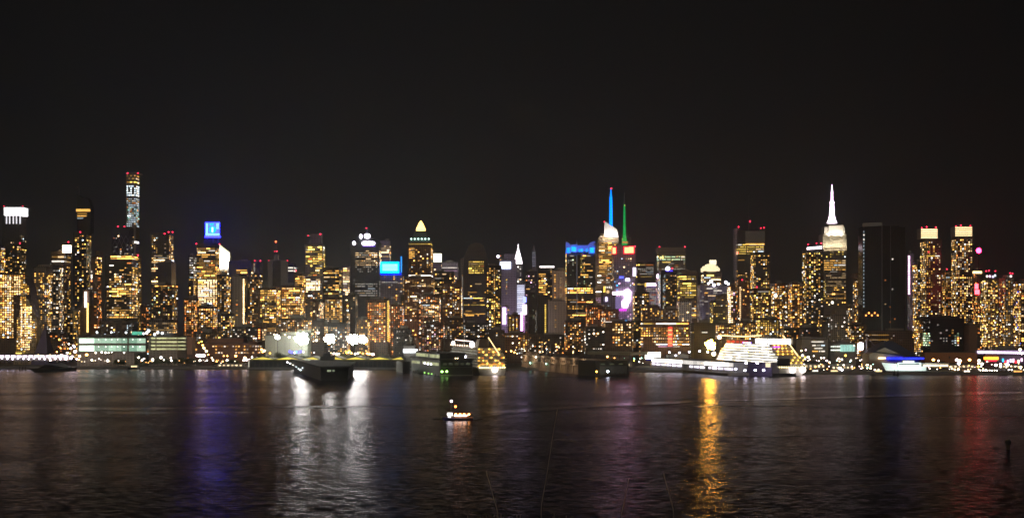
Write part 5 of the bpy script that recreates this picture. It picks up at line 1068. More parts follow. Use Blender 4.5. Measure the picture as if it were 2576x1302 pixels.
# dark pier terminal with green lights: its narrow end faces the river
A, Bq = wp(1035,933), wp(1108,945)
root = thing('pier_terminal', 'dark two storey pier terminal with yellowish window strips and green lamps at its foot', 'pier terminal', (A[0], A[1], 0))
dk = plain('terminal_wall', (.032,.036,.032), .6)
part('walls', lbox(MB(), A, Bq, 0, 36, -1, 17), dk, root)
part('roof', lbox(MB(), A, Bq, -1.2, 37.2, 17.01, 18.6, -.01, 1.006), ROOFM, root)
part('upper_storey', lbox(MB(), A, Bq, 2, 30, 18.61, 24, .1, .93), dk, root); part('roof', lbox(MB(), A, Bq, .6, 31, 24.01, 25, .09, .94), ROOFM, root)
part('side_wing', lbox(MB(), (A[0]-9,A[1]-6), (A[0]+2,A[1]-44), -9, -.3, -1, 13), dk, root)
pn = glow('terminal_pane', (.80,.82,.45), .55, False, .5, .2)
for k in range(10): part('window', lbox(MB(), A, Bq, 1.3, 1.95, 19.4, 22.8, .14+k*.078, .14+k*.078+(.07 if k != 5 else .02)), pn, root)
for k in range(12): part('window', lbox(MB(), A, Bq, -.7, -.05, 11, 14.2, .42+k*.045, .42+k*.045+.038), pn, root)
for k in range(3): part('window', lbox(MB(), A, Bq, -.7, -.05, 10.6, 13.4, .03+k*.1, .11+k*.1), pn, root)
for k in range(9): part('pile', MB().cyl(*(Vector(A).lerp(Vector(Bq), k/8) + Vector((-.9,-.6))), -1.5, 2.5, .45, .45, 7), BARK, root)
E0, E1 = Bq, (Bq[0]+34.6, Bq[1]+10.2)
for k in range(5): part('end_window', lbox(MB(), E0, E1, -.45, -.05, 12, 14.4, .08+k*.18, .2+k*.18), glow('end_pane_dim', (.8,.9,.5), .05, False, .9), root)
part('rail', lbox(MB(), E0, E1, -1.6, -1.4, 9.4, 9.7), STEEL, root); part('gangway', lbox(MB(), E0, E1, -3, -.05, .4, 1.4), CONC, root)
part('end_door', lbox(MB(), Bq, (Bq[0]+33,Bq[1]+9.5), -.5, -.05, 1, 8, .3, .7), DARKM, root)
def plamp(root, px, py, D, c, L=14, r=1.0, nm='lamp'):
    o = link(bpy.data.objects.new(nm, lampmesh(c, L)), root); o.location = Vector((WX(px,D), D, WZ(py,D))) - root.location; rr = r*2*D/F; o.scale = (rr,rr,rr)
for px, py in ((1069,912),(1077,914),(1085,915)): plamp(root, px, py, on_line(A,Bq,px)[1]-4, 'lilac', 9, 1.3)
for px, py in ((1068,936),(1078,938),(1086,939)): plamp(root, px, py, on_line(A,Bq,px)[1]-5, 'green', 2, 1.0)
for px, py in ((1112,933.5),(1124,933)): plamp(root, px, py, 1396, 'green', 9, 1.5)
for px, py in ((1146,900),(1151,900)): plamp(root, px, py, 1396, 'warm', 7, .8)
# pale ferry pier building
A, Bq = wp(1312,926), wp(1490,944)
root = thing('moored_showboat', 'long dim tan decked vessel with portholes and rounded openings, moored alongside', 'ship', (A[0], A[1], 0))
tan = plain('tan_paint', (.42,.31,.22), .7, var=.15, scale=.15)
h0, h1, n_ = 14.5, 17.5, 24
part('hull', lbox(MB(), A, Bq, 0, 15, -1, 5), tan, root)
part('upper_deck', lbox(MB(), A, Bq, .6, 14, 5.01, 17), tan, root); part('deck_edge', lbox(MB(), A, Bq, -.6, 15.5, 17.01, 17.8), plain('pale_rail', (.55,.45,.34), .6), root)
part('deck_edge', lbox(MB(), A, Bq, -.6, -.05, 9.6, 10.2), plain('pale_rail', (.55,.45,.34), .6), root)
part('wheelhouse', lbox(MB(), A, Bq, 4, 12, 17.81, 22, .02, .2), tan, root); part('deckhouse', lbox(MB(), A, Bq, 3, 13, 17.81, 20.5, .25, .85), plain('dark_deckhouse', (.07,.06,.06), .7), root)
for k in range(18): part('porthole', lbox(MB(), A, Bq, -.2, .5, 12.3, 14.2, .30+k*.028, .30+k*.028+.012), glow('porthole_dim', (1,.6,.3), .16, False, .8), root)
for a in (.26,.33,.72,.78): part('opening', lbox(MB(), A, Bq, .2, .59, 11, 16, a, a+.035), DARKM, root)
for k in range(7): part('pillar', lbox(MB(), A, Bq, -1.2, -.7, 2, 9.6, .44+k*.08, .448+k*.08), plain('pale_rail', (.55,.45,.34), .6), root)
for k in range(7):
    q = Vector(A).lerp(Vector(Bq), .06+k*.14); spot(root, (q.x-8, q.y-3, 19.5), (q.x, q.y, 9), 7000, (1,.72,.45), R(140), 1, .3); part('lamp_arm', MB().tube((q.x,q.y,17.8),(q.x-8,q.y-3,19.8),.12,5), DARKM, root)  # added spots on made-up arms, brighten the tan side
p = Vector(A).lerp(Vector(Bq), .45); part('mast', MB().cyl(p.x, p.y+6, 17, 33, .3, .12, 6), STEEL, root)
for px, py, c, r_ in ((1348,897,'wht',1.4),(1358,884,'warm',1.2),(1334,912,'teal',1.2),(1374,914,'teal',1.2)): plamp(root, px, py, on_line(A,Bq,px)[1]-6, c, 8, r_*.8)
part('lit_paper', MB().pbox(1538,1546,882,910,1600,1), glow('teal_banner', (.2,.55,.45), .35, False, .1, .1), root) if 0 else None
A, Bq = wp(1498,945.5), wp(1582,944)
root = thing('river_pier', 'dark square pier head with one bright white lamp and a grey lit face', 'pier', (A[0], A[1], 0))
part('walls', lbox(MB(), A, Bq, 0, 40, -1, 16), plain('pier_wall', (.05,.055,.05), .8), root); part('roof', lbox(MB(), A, Bq, -1, 42, 16.01, 17), ROOFM, root)
part('bumper', lbox(MB(), A, Bq, -.8, -.05, 1, 2), BARK, root)
for k in range(8): part('pile', MB().cyl(*(Vector(A).lerp(Vector(Bq), k/7) + Vector((0,-1.6))), -1.5, 3.5, .5, .45, 7), BARK, root)
part('grey_door', lbox(MB(), A, Bq, -.4, -.05, 2.2, 11, .12, .94), plain('grey_shutter', (.16,.18,.16), .7), root)
for k in range(3): part('window', lbox(MB(), A, Bq, -.5, -.05, 12.4, 14, .15+k*.27, .27+k*.27), glow('end_pane_dim', (.8,.9,.5), .05, False, .9), root)
plamp(root, 1529, 933, DW(946)-6, 'cool', 24, 1.5); plamp(root, 1501, 933.5, DW(946)-8, 'amber', 20, 1.2); plamp(root, 1528, 896, DW(946)-6, 'org', 14, 1.3)
A, Bq = wp(1478,930), wp(1585,934)
root = thing('pier_canopy', 'olive grey long flat canopy roof behind the dark pier head', 'canopy', (A[0], A[1], 0))
part('roof', lbox(MB(), A, Bq, 0, 30, 20, 23.5), plain('olive_roof', (.36,.33,.20), .7), root)
for k in range(8): part('post', lbox(MB(), A, Bq, .5, 1.2, 0, 20, k*.14, k*.14+.008), DARKM, root)
# white lit cruise terminal on its quay
A, Bq = wp(1600,926), wp(1832,944.5)
root = thing('cruise_quay', 'long dark quay edge running in front of the white lit terminal', 'quay', (A[0], A[1], 0))
part('deck', lbox(MB(), A, Bq, 0, 46, .2, 3.2), CONC, root); part('fender', lbox(MB(), A, Bq, -1, -.05, .4, 2.2), BARK, root)
for k in range(26): part('pile', MB().cyl(*(Vector(A).lerp(Vector(Bq), k/25)), -1.5, .2, .5, .5, 7), BARK, root)
root = thing('cruise_terminal', 'glaring white two storey terminal hall along the quay of the large cruise ship', 'terminal', (A[0], A[1], 3.2))
part('frame', lbox(MB(), A, Bq, 8, 26, 3.2, 14.6, .12, .99), plain('terminal_white', (.6,.6,.6), .6), root); part('roof', lbox(MB(), A, Bq, 5.5, 28, 14.61, 15.4, .10, .995), ROOFM, root)
part('floor_slab', lbox(MB(), A, Bq, 6, 7.9, 8.6, 9.3, .12, .99), DARKM, root)
for k in range(22):
    a = .13+k*.039; L0 = 'a' if (k < 9 or 15 <= k < 21) else 'b'
    part('window', lbox(MB(), A, Bq, 7.2, 7.9, 9.7, 13.9, a, a+.037), glow('hall_white_'+L0, (1,.93,.86), 3.4 if L0 == 'a' else .8, True, .5, .12), root)
    if k % 3 < 3 and k not in (9,10,15): part('window', lbox(MB(), A, Bq, 7.2, 7.9, 6.0, 8.3, a, a+.036), glow('hall_lilac', (.92,.84,1), 2.2, True, .7, .12), root)
for k in range(14): part('column', lbox(MB(), A, Bq, 4.5, 5.2, 3.2, 8.6, .14+k*.06, .144+k*.06), plain('pale_rail', (.55,.45,.34), .6), root)
for px, py in ((1658,887),(1684,885),(1709,886),(1734,884),(1760,882),(1780,884),(1700,893),(1640,899)):
    lamp(px, py, 1560, 'lilac', 14, 1.45, 'quay_lamp', 'white globe lamp on a post on the terminal roof side', 'globe lamps behind the cruise terminal', cat='quay lamp')
root = thing('lit_sign_board', 'white rounded lit sign board above a blue strip left of the cruise terminal', 'sign', (WX(1642,1640), 1640, 2.5))
part('sign_face', MB().pbox(1623,1662,884.5,901.5,1640,1.5), glow('board_white', (1,.98,.8), 4, True, 0), root); part('blue_strip', MB().pbox(1625,1660,902,905,1640,1.5), glow('board_blue', (.02,.03,.6), .6, False, 0), root); part('post', MB().pbox(1640,1643,905,926,1641,1), DARKM, root)
root = thing('white_marquee', 'plain white lit marquee wall behind the cruise terminal', 'marquee', (WX(1706,1630), 1630, 2.5))
part('side_panel', MB().pbox(1680,1732,893,908,1630,14), plain('canvas', (.8,.79,.76), .8), root); part('roof', MB().loft([[(WX(1678,1630),1629,WZ(893,1630)),(WX(1734,1630),1629,WZ(893,1630)),(WX(1734,1630),1645,WZ(893,1630)),(WX(1678,1630),1645,WZ(893,1630))],[(WX(1690,1630),1636,WZ(889,1630)),(WX(1722,1630),1636,WZ(889,1630)),(WX(1722,1630),1638,WZ(889,1630)),(WX(1690,1630),1638,WZ(889,1630))]]), plain('canvas', (.8,.79,.76), .8), root)
# violet barge
A, Bq = wp(1826,941.5), wp(1938,945)
root = thing('service_barge', 'dark violet box shaped service vessel carrying six round white lamps, before the large cruise ship', 'barge', (A[0], A[1]-6, 0))
A = (A[0], A[1]-8); Bq = (Bq[0], Bq[1]-8); vm = plain('violet_hull', (.10,.07,.16), .6)
part('hull', lbox(MB(), A, Bq, 0, 14, -1, 9), vm, root); part('deckhouse', lbox(MB(), A, Bq, 1, 12, 9.01, 15, .32, .98), vm, root); part('bow_ramp', lbox(MB(), Bq, (Bq[0]+26,Bq[1]-2), 1, 12, -1, 3.2), DARKM, root)
part('window', lbox(MB(), A, Bq, .2, .9, 10, 14.5, .86, .96), glow('barge_cream', (1,.85,.55), 1.3, True, 0), root)
for px, py in ((1877,912),(1905,912),(1874,930),(1900,930),(1921,930),(1851,927)): plamp(root, px, py, DW(945)-14, 'lilac', 22, 1.45)

# ------------------------------------------------------------------ cruise ships
def cruise(name, label, stern, yaw, Lh, Wd, ndeck, h0, lit, hullm, terr, specs):
    root = thing(name, label, 'cruise ship', (stern[0], stern[1], 0), yaw)
    def ring(z, k): # plan outline at height z; stern at y=0
        w = Wd/2*k
        return [(-w*.92,0,z),(w*.92,0,z),(w,Lh*.05,z),(w,Lh*.7,z),(w*.55,Lh*.92,z),(0,Lh*(.97+.03*k),z),(-w*.55,Lh*.92,z),(-w,Lh*.7,z),(-w,Lh*.05,z)]
    part('hull', MB().loft([ring(-1,.86), ring(3,.97), ring(h0,1.0)]), hullm, root, local=True)
    dh = 3.1; wm = plain('ship_white', (.80,.79,.76), .5, var=.04)
    for k in range(ndeck):
        z0 = h0 + k*dh; s0 = 2 + max(0, k-terr[0])*terr[1]; s1 = Lh*(.86-.018*k); w = Wd/2*(1.0 if k < ndeck-2 else .86)
        part('deck', MB().box(-w, w, s0, s1, z0+.01, z0+.9), wm, root, local=True)
        part('deck_wall', MB().box(-w+1.6, w-1.6, s0+3, s1-1, z0+.901, z0+dh), wm, root, local=True)
        nb = 15; rr2 = random.Random(k*7+int(Lh))
        for j in range(nb):
            a = s0+4+(s1-s0-6)*j/nb; b = s0+4+(s1-s0-6)*(j+1)/nb
            mm = lit[rr2.randrange(len(lit))]; part('balcony_row', MB().box(-w+.9, -w+1.55, a+.5, b-.5, z0+.95, z0+dh-.45-.3*rr2.random()), mm, root, local=True)
        specs['stern'](root, k, z0, s0, w, dh)
    top = h0+ndeck*dh
    part('funnel', MB().loft([[(-6,Lh*.22,top),(6,Lh*.22,top),(6,Lh*.32,top),(-6,Lh*.32,top)],[(-4.5,Lh*.20,top+10),(4.5,Lh*.20,top+10),(4.5,Lh*.28,top+10),(-4.5,Lh*.28,top+10)]]), specs['funnel'], root, local=True)
    part('radar_mast', MB().tube((0,Lh*.72,top),(0,Lh*.72,top+13),.7,6,.3).tube((-3,Lh*.72,top+9),(3,Lh*.72,top+9),.25,5), wm, root, local=True)
    for j in range(7):
        y = Lh*(.3+.06*j)
        bt = part('lifeboat', MB().loft([[(-Wd/2-1.6,y,h0+1.2),(-Wd/2+.2,y,h0+1.2),(-Wd/2+.2,y+9,h0+1.2),(-Wd/2-1.6,y+9,h0+1.2)],[(-Wd/2-2,y-1,h0+2.8),(-Wd/2+.4,y-1,h0+2.8),(-Wd/2+.4,y+10,h0+2.8),(-Wd/2-2,y+10,h0+2.8)]]), plain('lifeboat_orange', (.75,.28,.06), .5), root, local=True)
    return root, top
oc = glow('terrace_orange', (1,.30,.04), 1.1, False, .6, .15); oy = glow('terrace_yellow', (1,.50,.10), 1.3, False, .9, .15)
oy2 = glow('terrace_amber', (1,.42,.06), .7, False, .9, .2)
def stern_big(root, k, z0, s0, w, dh):
    if k >= 4:
        part('terrace_light', MB().box(-w+2+(k%3)*2, w-3-(k%2)*3, s0+2.0, s0+2.9, z0+1.6, z0+dh-1.0), oc if k % 2 else oy2, root, local=True)
        for j in range(4): part('lamp', MB().ball(-w+4+j*(2*w-8)/4+(k%2)*2.5, s0+1, z0+2.2, .6+.25*((j+k)%3), 8), glow('stern_lamp', (1,.55,.08), 4, False, .8), root, local=True)
    elif k in (1,2,3):
        for j in range(3): part('lamp', MB().ball(-w+14+j*6+k*2, s0+1.4, z0+1.8, 1.0, 8), glow('stern_lamp', (1,.55,.08), 4, False, .8), root, local=True)
d1 = DW(944); st = (WX(1991,d1), d1)
SHIPW = [glow('ship_cream_a', (1,.93,.80), 2.4, True, .4, .05), glow('ship_cream_b', (1,.96,.88), 3.2, True, .4, .05), glow('ship_cream_c', (1,.92,.74), 1.5, True, .5, .05)]
root, top = cruise('cruise_ship', 'large brightly lit white cruise ship, many cream decks and amber stern terraces', st, R(9.0), 262, 30, 8, 9, SHIPW, plain('ship_hull_white', (.72,.71,.68), .5, var=.05), (3, 8),
  {'stern': stern_big, 'funnel': plain('funnel_white', (.8,.78,.74), .5)})
Lh = 292
for a, b, c_, d_ in ((-14,16,60,top+1.5),(-14,16,84,top+1.0)): pass
lg = glow('funnel_light', (1,.93,.84), 4.5, True, .2)
part('lit_top_house', MB().box(-15,15,34,72,top+.01,top+7), plain('ship_white', (.8,.79,.76), .5), root, local=True, label='white glaring top deckhouse')
for j in range(4): part('light_panel', MB().box(-15.8,-15.1,35+j*9.3,43.6+j*9.3,top+1,top+6.4), lg, root, local=True)
part('light_panel', MB().box(-14,12,33.1,33.9,top+1,top+6), lg, root, local=True)
def rope(root, pts, r, m, nm='light_string'):
    mb = MB()
    for p, q in zip(pts, pts[1:]): mb.tube(p, q, r, 5)
    return part(nm, mb, m, root, local=True)
sg = glow('string_gold', (1,.66,.26), 3.4, True, 0)
rope(root, [(-6,225,top+9.5),(-6,180,top+8.6),(-6,130,top+8.6),(-6,78,top+10)], .75, sg); rope(root, [(4,34,top+9.5),(12,8,top-14)], .6, sg)
part('fore_lamp', MB().ball(-8,227,top+7,2.4,10), glow('fore_white', (1,.9,.82), 9, True, 0), root, local=True)
part('string_post', MB().cyl(-6,225,top,top+11,.4,.3,6).cyl(-6,78,top,top+10.4,.4,.3,6).cyl(4,34,top+7,top+10,.4,.3,6), STEEL, root, local=True)
for j in range(5): part('lounge_light', MB().box(-13.6,-13,104+j*16,115+j*16,top+.6,top+3.6), glow('lounge_red', (1,.12,.05), .9, False, .7, .2), root, local=True)
part('lounge', MB().box(-13,11,102,186,top+.02,top+4.5), plain('lounge_wall', (.3,.2,.15), .7), root, local=True)
for j in range(9): part('lamp', MB().ball(-14.5, 90+j*3.4, top+1.5, .9, 8), glow('party_%s' % ('v','g')[j % 2], ((.35,.2,1),(1,.7,.2))[j % 2], 3, False, .6), root, local=True)
for a in (-8, 4): part('stern_flood', MB().ball(a+9, -1.2, 6.5, 3.0, 10), glow('stern_flood', (1,.86,.80), 11, True, 0), root, local=True)
for j in range(12): part('stern_rail_lamp', MB().ball(-14+j*2.7, -.6, 9.6, .7, 8), glow('rail_lamp', (1,.8,.4), 5, False, .4), root, local=True)
part('dark_bay', MB().box(-16.6,-2,-.8,-.05,10.5,19), DARKM, root, local=True); part('magenta_strip', MB().box(-12,-4,24,24.8,top-3.5,top-1.6), glow('magenta_strip', (.7,.1,1), 1.8), root, local=True)
part('bow_flood', MB().ball(-15,232,top-6,3.4,10).ball(-15.5,226,top-14,2.6,10), glow('bow_white', (1,.88,.6), 14, True, .2), root, local=True)
# smaller ship
def stern_small(root, k, z0, s0, w, dh):
    m = (oy, oc)[k % 2]
    for j in range(7):
        if (j*7+k*3) % 5 < 2: part('terrace_light', MB().box(-w+1.4+j*(2*w-3)/7, -w+1.4+(j+.6)*(2*w-3)/7, s0+2.0, s0+2.9, z0+1.0, z0+dh-.7), m, root, local=True)
        if (j+k) % 3 == 0: part('lamp', MB().ball(-w+3+j*(2*w-6)/6, s0+1.2, z0+2, .95, 8), glow('stern_lamp', (1,.55,.08), 4, False, .8), root, local=True)
d2 = DW(942); dim = glow('ship_dim', (1,.85,.6), .13, False, .8, .1)
root, top = cruise('cruise_ship', 'smaller cruise ship seen stern on, glowing orange deck lights, grey dim side', (WX(1238,d2), d2), R(13), 230, 34, 7, 8, [dim], plain('ship_hull_grey', (.50,.48,.42), .6, var=.1), (3, 4),
  {'stern': stern_small, 'funnel': plain('funnel_tan', (.5,.38,.26), .6)})
rope(root, [(-5,200,top+8),(-5,150,top+7.4),(-5,95,top+7)], .6, glow('string_pink', (1,.72,.62), 2.6, True, 0)); rope(root, [(2,30,top+12),(9,6,top-6)], .5, sg)
part('string_post', MB().cyl(-5,200,top,top+8.4,.4,.3,6).cyl(-5,95,top,top+7.2,.4,.3,6).cyl(2,30,top,top+12.5,.4,.3,6), STEEL, root, local=True)
part('fore_lamp', MB().ball(-7,203,top+4,2.2,10), glow('fore_white', (1,.9,.82), 9, True, 0), root, local=True); part('funnel_lamp', MB().ball(-7,80,top+3.5,3.0,10,1.2), glow('fore_white', (1,.9,.82), 9, True, 0), root, local=True)
for j in range(9): part('lamp', MB().ball(-14, 60+j*15, top+2, .9, 8), glow('deck_pinkwhite', (1,.7,.5), 3.5, False, .6), root, local=True)
part('side_lamp', MB().ball(-17, 70, 18, 2.3, 10), glow('side_lilac', (.8,.78,1), 7, True, 0), root, local=True)
part('stern_flood', MB().ball(3, -1.3, 6, 3.0, 10), glow('stern_flood', (1,.86,.80), 11, True, 0), root, local=True)
for j in range(13): part('stern_rail_lamp', MB().ball(-14+j*2.35, -.6, 8.4, .75, 8), glow('rail_lamp', (1,.8,.4), 5, False, .4), root, local=True)
part('stern_band', MB().box(-14.5,14.5,-.5,-.05,11.2,12.2), oy, root, local=True)

# ------------------------------------------------------------------ right shore
D = 1560; x = lambda p: WX(p,D); z = lambda y: WZ(y,D)
root = thing('boathouse', 'tan gabled boathouse with a big dark hipped roof and a blue neon eave line', 'boathouse', (x(2250), D, 2.5))
part('gable_wall', MB().slab([(x(2186),3),(x(2272),3),(x(2272),z(893)),(x(2226),z(873)),(x(2186),z(890))], D, D+30), plain('tan_wall', (.44,.34,.25), .8), root)
part('roof', MB().loft([[(x(2195),D-1,z(885)),(x(2316),D-1,z(899)),(x(2316),D+40,z(899)),(x(2195),D+40,z(885))],[(x(2236),D+10,z(857)),(x(2252),D+10,z(857)),(x(2252),D+30,z(857)),(x(2236),D+30,z(857))]]), plain('dark_roof', (.035,.035,.045), .6), root)
part('side_wall', MB().pbox(2272.3,2312,900,925,D+2,28), MATS['plaindark'], root)
for k in range(10): part('neon_line', MB().pbox(2232+k*9.3,2240.8+k*9.3,898.6,902.4,D-3,1.4), glow('neon_blue', (.01,.02,1), 5, True, .5), root, 'blue neon tube')
for k in range(4): part('lamp', MB().ball(x(2210+k*5),D-2,z(899.5),1.0,8), glow('small_warm', (1,.8,.55), 5), root)
D = 1500; root = thing('yacht', 'white high bowed yacht lit pale from the side, in front of the tan boathouse', 'yacht', (WX(2278,D), D, 0))
X = lambda p: WX(p,D); zz = lambda y: WZ(y,D)
part('hull', MB().loft([[(X(2226+6),D+5,zz(932)),(X(2330),D,zz(932)),(X(2330),D+10,zz(932)),(X(2226+6),D+6,zz(932))],[(X(2221),D+5,zz(911)),(X(2234),D-1,zz(915)),(X(2330),D-1,zz(921)),(X(2330),D+11,zz(921)),(X(2234),D+11,zz(915)),(X(2221),D+6,zz(911))][0:1]+[(X(2330),D-1,zz(921)),(X(2330),D+11,zz(921)),(X(2221),D+6,zz(911))]]), plain('yacht_white', (.85,.86,.84), .4, var=.03), root)
part('cabin', MB().pbox(2258,2318,911,922,D+1,8), plain('yacht_white', (.85,.86,.84), .4, var=.03), root); part('flybridge', MB().pbox(2272,2300,906,911,D+2,6), plain('yacht_white', (.85,.86,.84), .4), root)
part('cabin_window', MB().pbox(2262,2312,913,916,D+.4,.5), DARKM, root)
spot(root, (X(2262), D-30, 9), (X(2262), D, 7), 60000, (.80,1,.93), R(120)); spot(root, (X(2310), D-26, 9), (X(2305), D, 7), 26000, (.80,1,.93), R(110))
for k, px in enumerate((2245, 2254)):
    r0 = thing('buoy', 'small dark cone buoy floating right in front of the white yacht', 'buoy', (WX(px+5,1440), 1440, 0), 0, 'cone buoys before the yacht')
    part('float', MB().cyl(0,0,-.3,1.0,1.8,1.8,10), DARKM, r0, local=True); part('cone', MB().cyl(0,0,1.0,6,1.6,.1,8), DARKM, r0, local=True)
D = 1510; root = thing('tour_boat', 'long low tour boat with cream glowing cabin, right of the white yacht', 'boat', (WX(2350,D), D, 0)); X = lambda p: WX(p,D)
part('hull', MB().loft([[(X(2322),D,-1),(X(2386),D,-1),(X(2386),D+10,-1),(X(2322),D+10,-1)],[(X(2316),D-1,5.5),(X(2394),D-1,4),(X(2394),D+11,4),(X(2316),D+11,5.5)]]), hull, root)
part('cabin', MB().pbox(2322,2386,915,922,D+1,8), MATS['plainconc'], root); part('roof', MB().pbox(2320,2388,912,915,D,10), WHITEP, root)
for k in range(9): part('window', MB().pbox(2323+k*7,2329+k*7,916,920.5,D+.2,.6), glow('cabin_cream', (1,.78,.45), 3, True, .7), root)
for px, py in ((2395,926),(2402,928),(2411,927)): plamp(root, px, py, 1500, 'warm', 10, 1.2)
root = thing('pier_lamp_sign', 'upright pinkish white capsule lamp on a post, left of the boathouse', 'lamp', (WX(2165,1620), 1620, 2.5))
part('lamp_head', MB().lathe(WX(2165,1620), 1620, [(.2,WZ(880,1620)),(3.4,WZ(878,1620)),(3.8,WZ(870,1620)),(3.4,WZ(862,1620)),(.2,WZ(859.5,1620))], 10), glow('capsule', (1,.80,.90), 6, True, 0), root); part('pole', MB().cyl(WX(2165,1620),1620,2.5,WZ(880,1620),.4,.3,6), DARKM, root)
root = thing('crane_boom', 'thin pale slanting boom beside the brick depot', 'crane', (WX(2180,1640), 1640, 2.5))
part('boom', MB().tube((WX(2252,1640),1640,WZ(850,1640)),(WX(2286,1640),1640,WZ(880,1640)),.5).tube((WX(2252,1640),1640,2.5),(WX(2252,1640),1640,WZ(850,1640)),.6), STEEL, root) if 0 else part('boom', MB().tube((WX(2180,1640),1640,WZ(848,1640)),(WX(2208,1640),1640,WZ(876,1640)),.6).tube((WX(2180,1640),1640,2.5),(WX(2180,1640),1640,WZ(848,1640)),.8), STEEL, root)
# small moored boats and quay sheds that fill the right quay
rnd = random.Random(77)
for i, (px, D, wpx, c, lab) in enumerate(((2050,1470,30,'wht','small dark workboat right behind the stern of the large cruise ship'),(2098,1465,36,'warm','white cabin boat with a rounded glowing awning among the shore lights'),(2210,1462,34,'warm','low motor boat with warm cabin light left of the white yacht'),(2432,1455,30,'wht','dark moored launch below the right shore lamps'),(2560,1450,44,'org','orange lit low boat at the right edge of the view'),(336,1640,30,'warm','yellow lit canopy boat at the quay end of the ferry terminal'))):
    w = wpx*D/F; root = thing('motor_boat', lab, 'boat', (WX(px,D), D, 0))
    part('hull', MB().loft([[(-w*.42,0,-.5),(w*.42,0,-.5),(w*.42,4,-.5),(-w*.42,4,-.5)],[(-w*.5,-.6,2.4),(w*.48,-.6,2.0),(w*.48,4.6,2.0),(-w*.5,4.6,2.4)]]), hull if i % 2 else plain('boat_grey', (.4,.4,.38), .5), root, local=True)
    part('cabin', MB().box(-w*.22,w*.3,.5,3.6,2.2,4.6), WHITEP, root, local=True); part('roof', MB().box(-w*.26,w*.34,.1,4,4.61,5.0), WHITEP, root, local=True)
    for k in range(4): part('window', MB().box(-w*.2+k*w*.12,-w*.2+k*w*.12+w*.09,.1,.45,2.9,4.3), glow('boat_pane_'+c, LAMPS[c], 2.6, True, .6), root, local=True)
for i, (px, D, wpx, h, lab) in enumerate(((1700,1640,60,7,'low dim shed behind the white marquee wall'),(2045,1580,70,9,'dim flat roofed quay shed right of the service boats'),(2120,1560,60,6,'pale domed tent with white lights on the right quay'),(2420,1600,70,6,'low dark kiosk row below the orange wall'),(2540,1600,60,6,'small dark ticket booth row below the neon signs'),(1560,1650,60,8,'low quay shed behind the dark pier head'),(580,1664,70,5,'long dark park fence shed on the promenade'))):
    w = wpx*D/F; root = thing('quay_shed', lab, 'shed', (WX(px,D), D, 2.5))
    part('walls', MB().box(-w/2,w/2,0,12,0,h*.75), MATS['plainconc'], root, local=True); part('roof', MB().loft([[(-w/2-1,-1,h*.75),(w/2+1,-1,h*.75),(w/2+1,13,h*.75),(-w/2-1,13,h*.75)],[(-w/2+2,5,h),(w/2-2,5,h),(w/2-2,7,h),(-w/2+2,7,h)]]), ROOFM if i != 2 else plain('canvas', (.8,.79,.76), .8), root, local=True)
    for k in range(6): part('window', MB().box(-w*.42+k*w*.15,-w*.42+k*w*.15+w*.07,-.6,-.1,h*.2,h*.5), glow('shed_pane', (1,.75,.45), 1.6, False, .9), root, local=True)

# ------------------------------------------------------------------ tugboat
D = DW(1055.5); k = D/F; root = thing('tugboat', 'small tugboat on the open river, white lit wheelhouse and row of orange lamps', 'tugboat', (WX(1155,D), D, 0))
lx = lambda p: (p-1155)*k; lz = lambda y: (1055.5-y)*k
tb = plain('tug_hull', (.07,.06,.30), .5, var=.1); 
st_ = []
for px, w, zt, zb in ((1113,.2,1.9,.4),(1118,1.5,1.8,-.3),(1128,2.6,1.5,-.6),(1150,2.9,1.15,-.7),(1180,2.8,1.1,-.6),(1190,2.4,1.25,-.1)):
    X0 = lx(px); st_.append([(X0,-w*.7,zb),(X0,-w,zt),(X0,w,zt),(X0,w*.7,zb)])
part('hull', MB().loft(st_), tb, root, local=True); 
part('fender', MB().box(lx(1122),lx(1189),-3.15,-2.95,.75,1.05), DARKM, root, local=True); part('bow_fender', MB().cyl(lx(1115),0,.6,1.9,.7,.8,10), DARKM, root, local=True)
wm = plain('tug_white', (.78,.77,.75), .5, var=.05)
part('deckhouse', MB().box(lx(1142),lx(1178),-1.9,1.9,1.15,2.5), plain('tug_buff', (.45,.28,.22), .6), root, local=True)
part('wheelhouse', MB().box(lx(1125),lx(1139),-1.7,1.7,1.4,4.4), wm, root, local=True); part('wheelhouse_roof', MB().box(lx(1123.5),lx(1140.5),-2,2,4.41,4.6), wm, root, local=True)
for j in range(4): part('window', MB().box(lx(1126+j*3.2),lx(1128.6+j*3.2),-1.85,-1.72,3.0,4.1), glow('tug_window', (1,.94,.98), 13, True, .2), root, local=True)
part('window', MB().box(lx(1128),lx(1134),-1.85,-1.72,1.7,2.4), glow('tug_window_low', (1,.94,.95), 3, True, .2), root, local=True)
part('canopy', MB().box(lx(1143),lx(1188),-2.1,2.1,4.0,4.12), plain('tug_canopy', (.5,.08,.05), .6), root, local=True)
for j in range(5): part('canopy_post', MB().cyl(lx(1145+j*10.5),-2,1.1,4.0,.06,.06,5), DARKM, root, local=True)
for px, m_, L in ((1147,'a',0),(1158,'a',0),(1168,'a',0),(1180,'a',0)): part('deck_lamp', MB().ball(lx(px),-2.3,3.5,.55,10), glow('tug_orange', (1,.38,.09), 22, True, .2), root, local=True)
part('light_strip', MB().box(lx(1143),lx(1175),-2.25,-2.15,2.55,3.05), glow('tug_strip', (1,.82,.66), 16, True, 0), root, local=True)
part('stern_bulwark', MB().box(lx(1176),lx(1190),-2.5,2.5,1.2,1.75), plain('tug_buff', (.45,.28,.22), .6), root, local=True)
part('mast', MB().tube((lx(1134),0,4.6),(lx(1135.5),0,11),.12,6,.07).tube((lx(1135),-1,8.4),(lx(1135),1,8.4),.06,5), STEEL, root, local=True)
part('mast_lamp', MB().ball(lx(1135.5),-.2,lz(1007.5),.75,10), glow('mast_white', (1,.96,1), 16, True, 0), root, local=True)
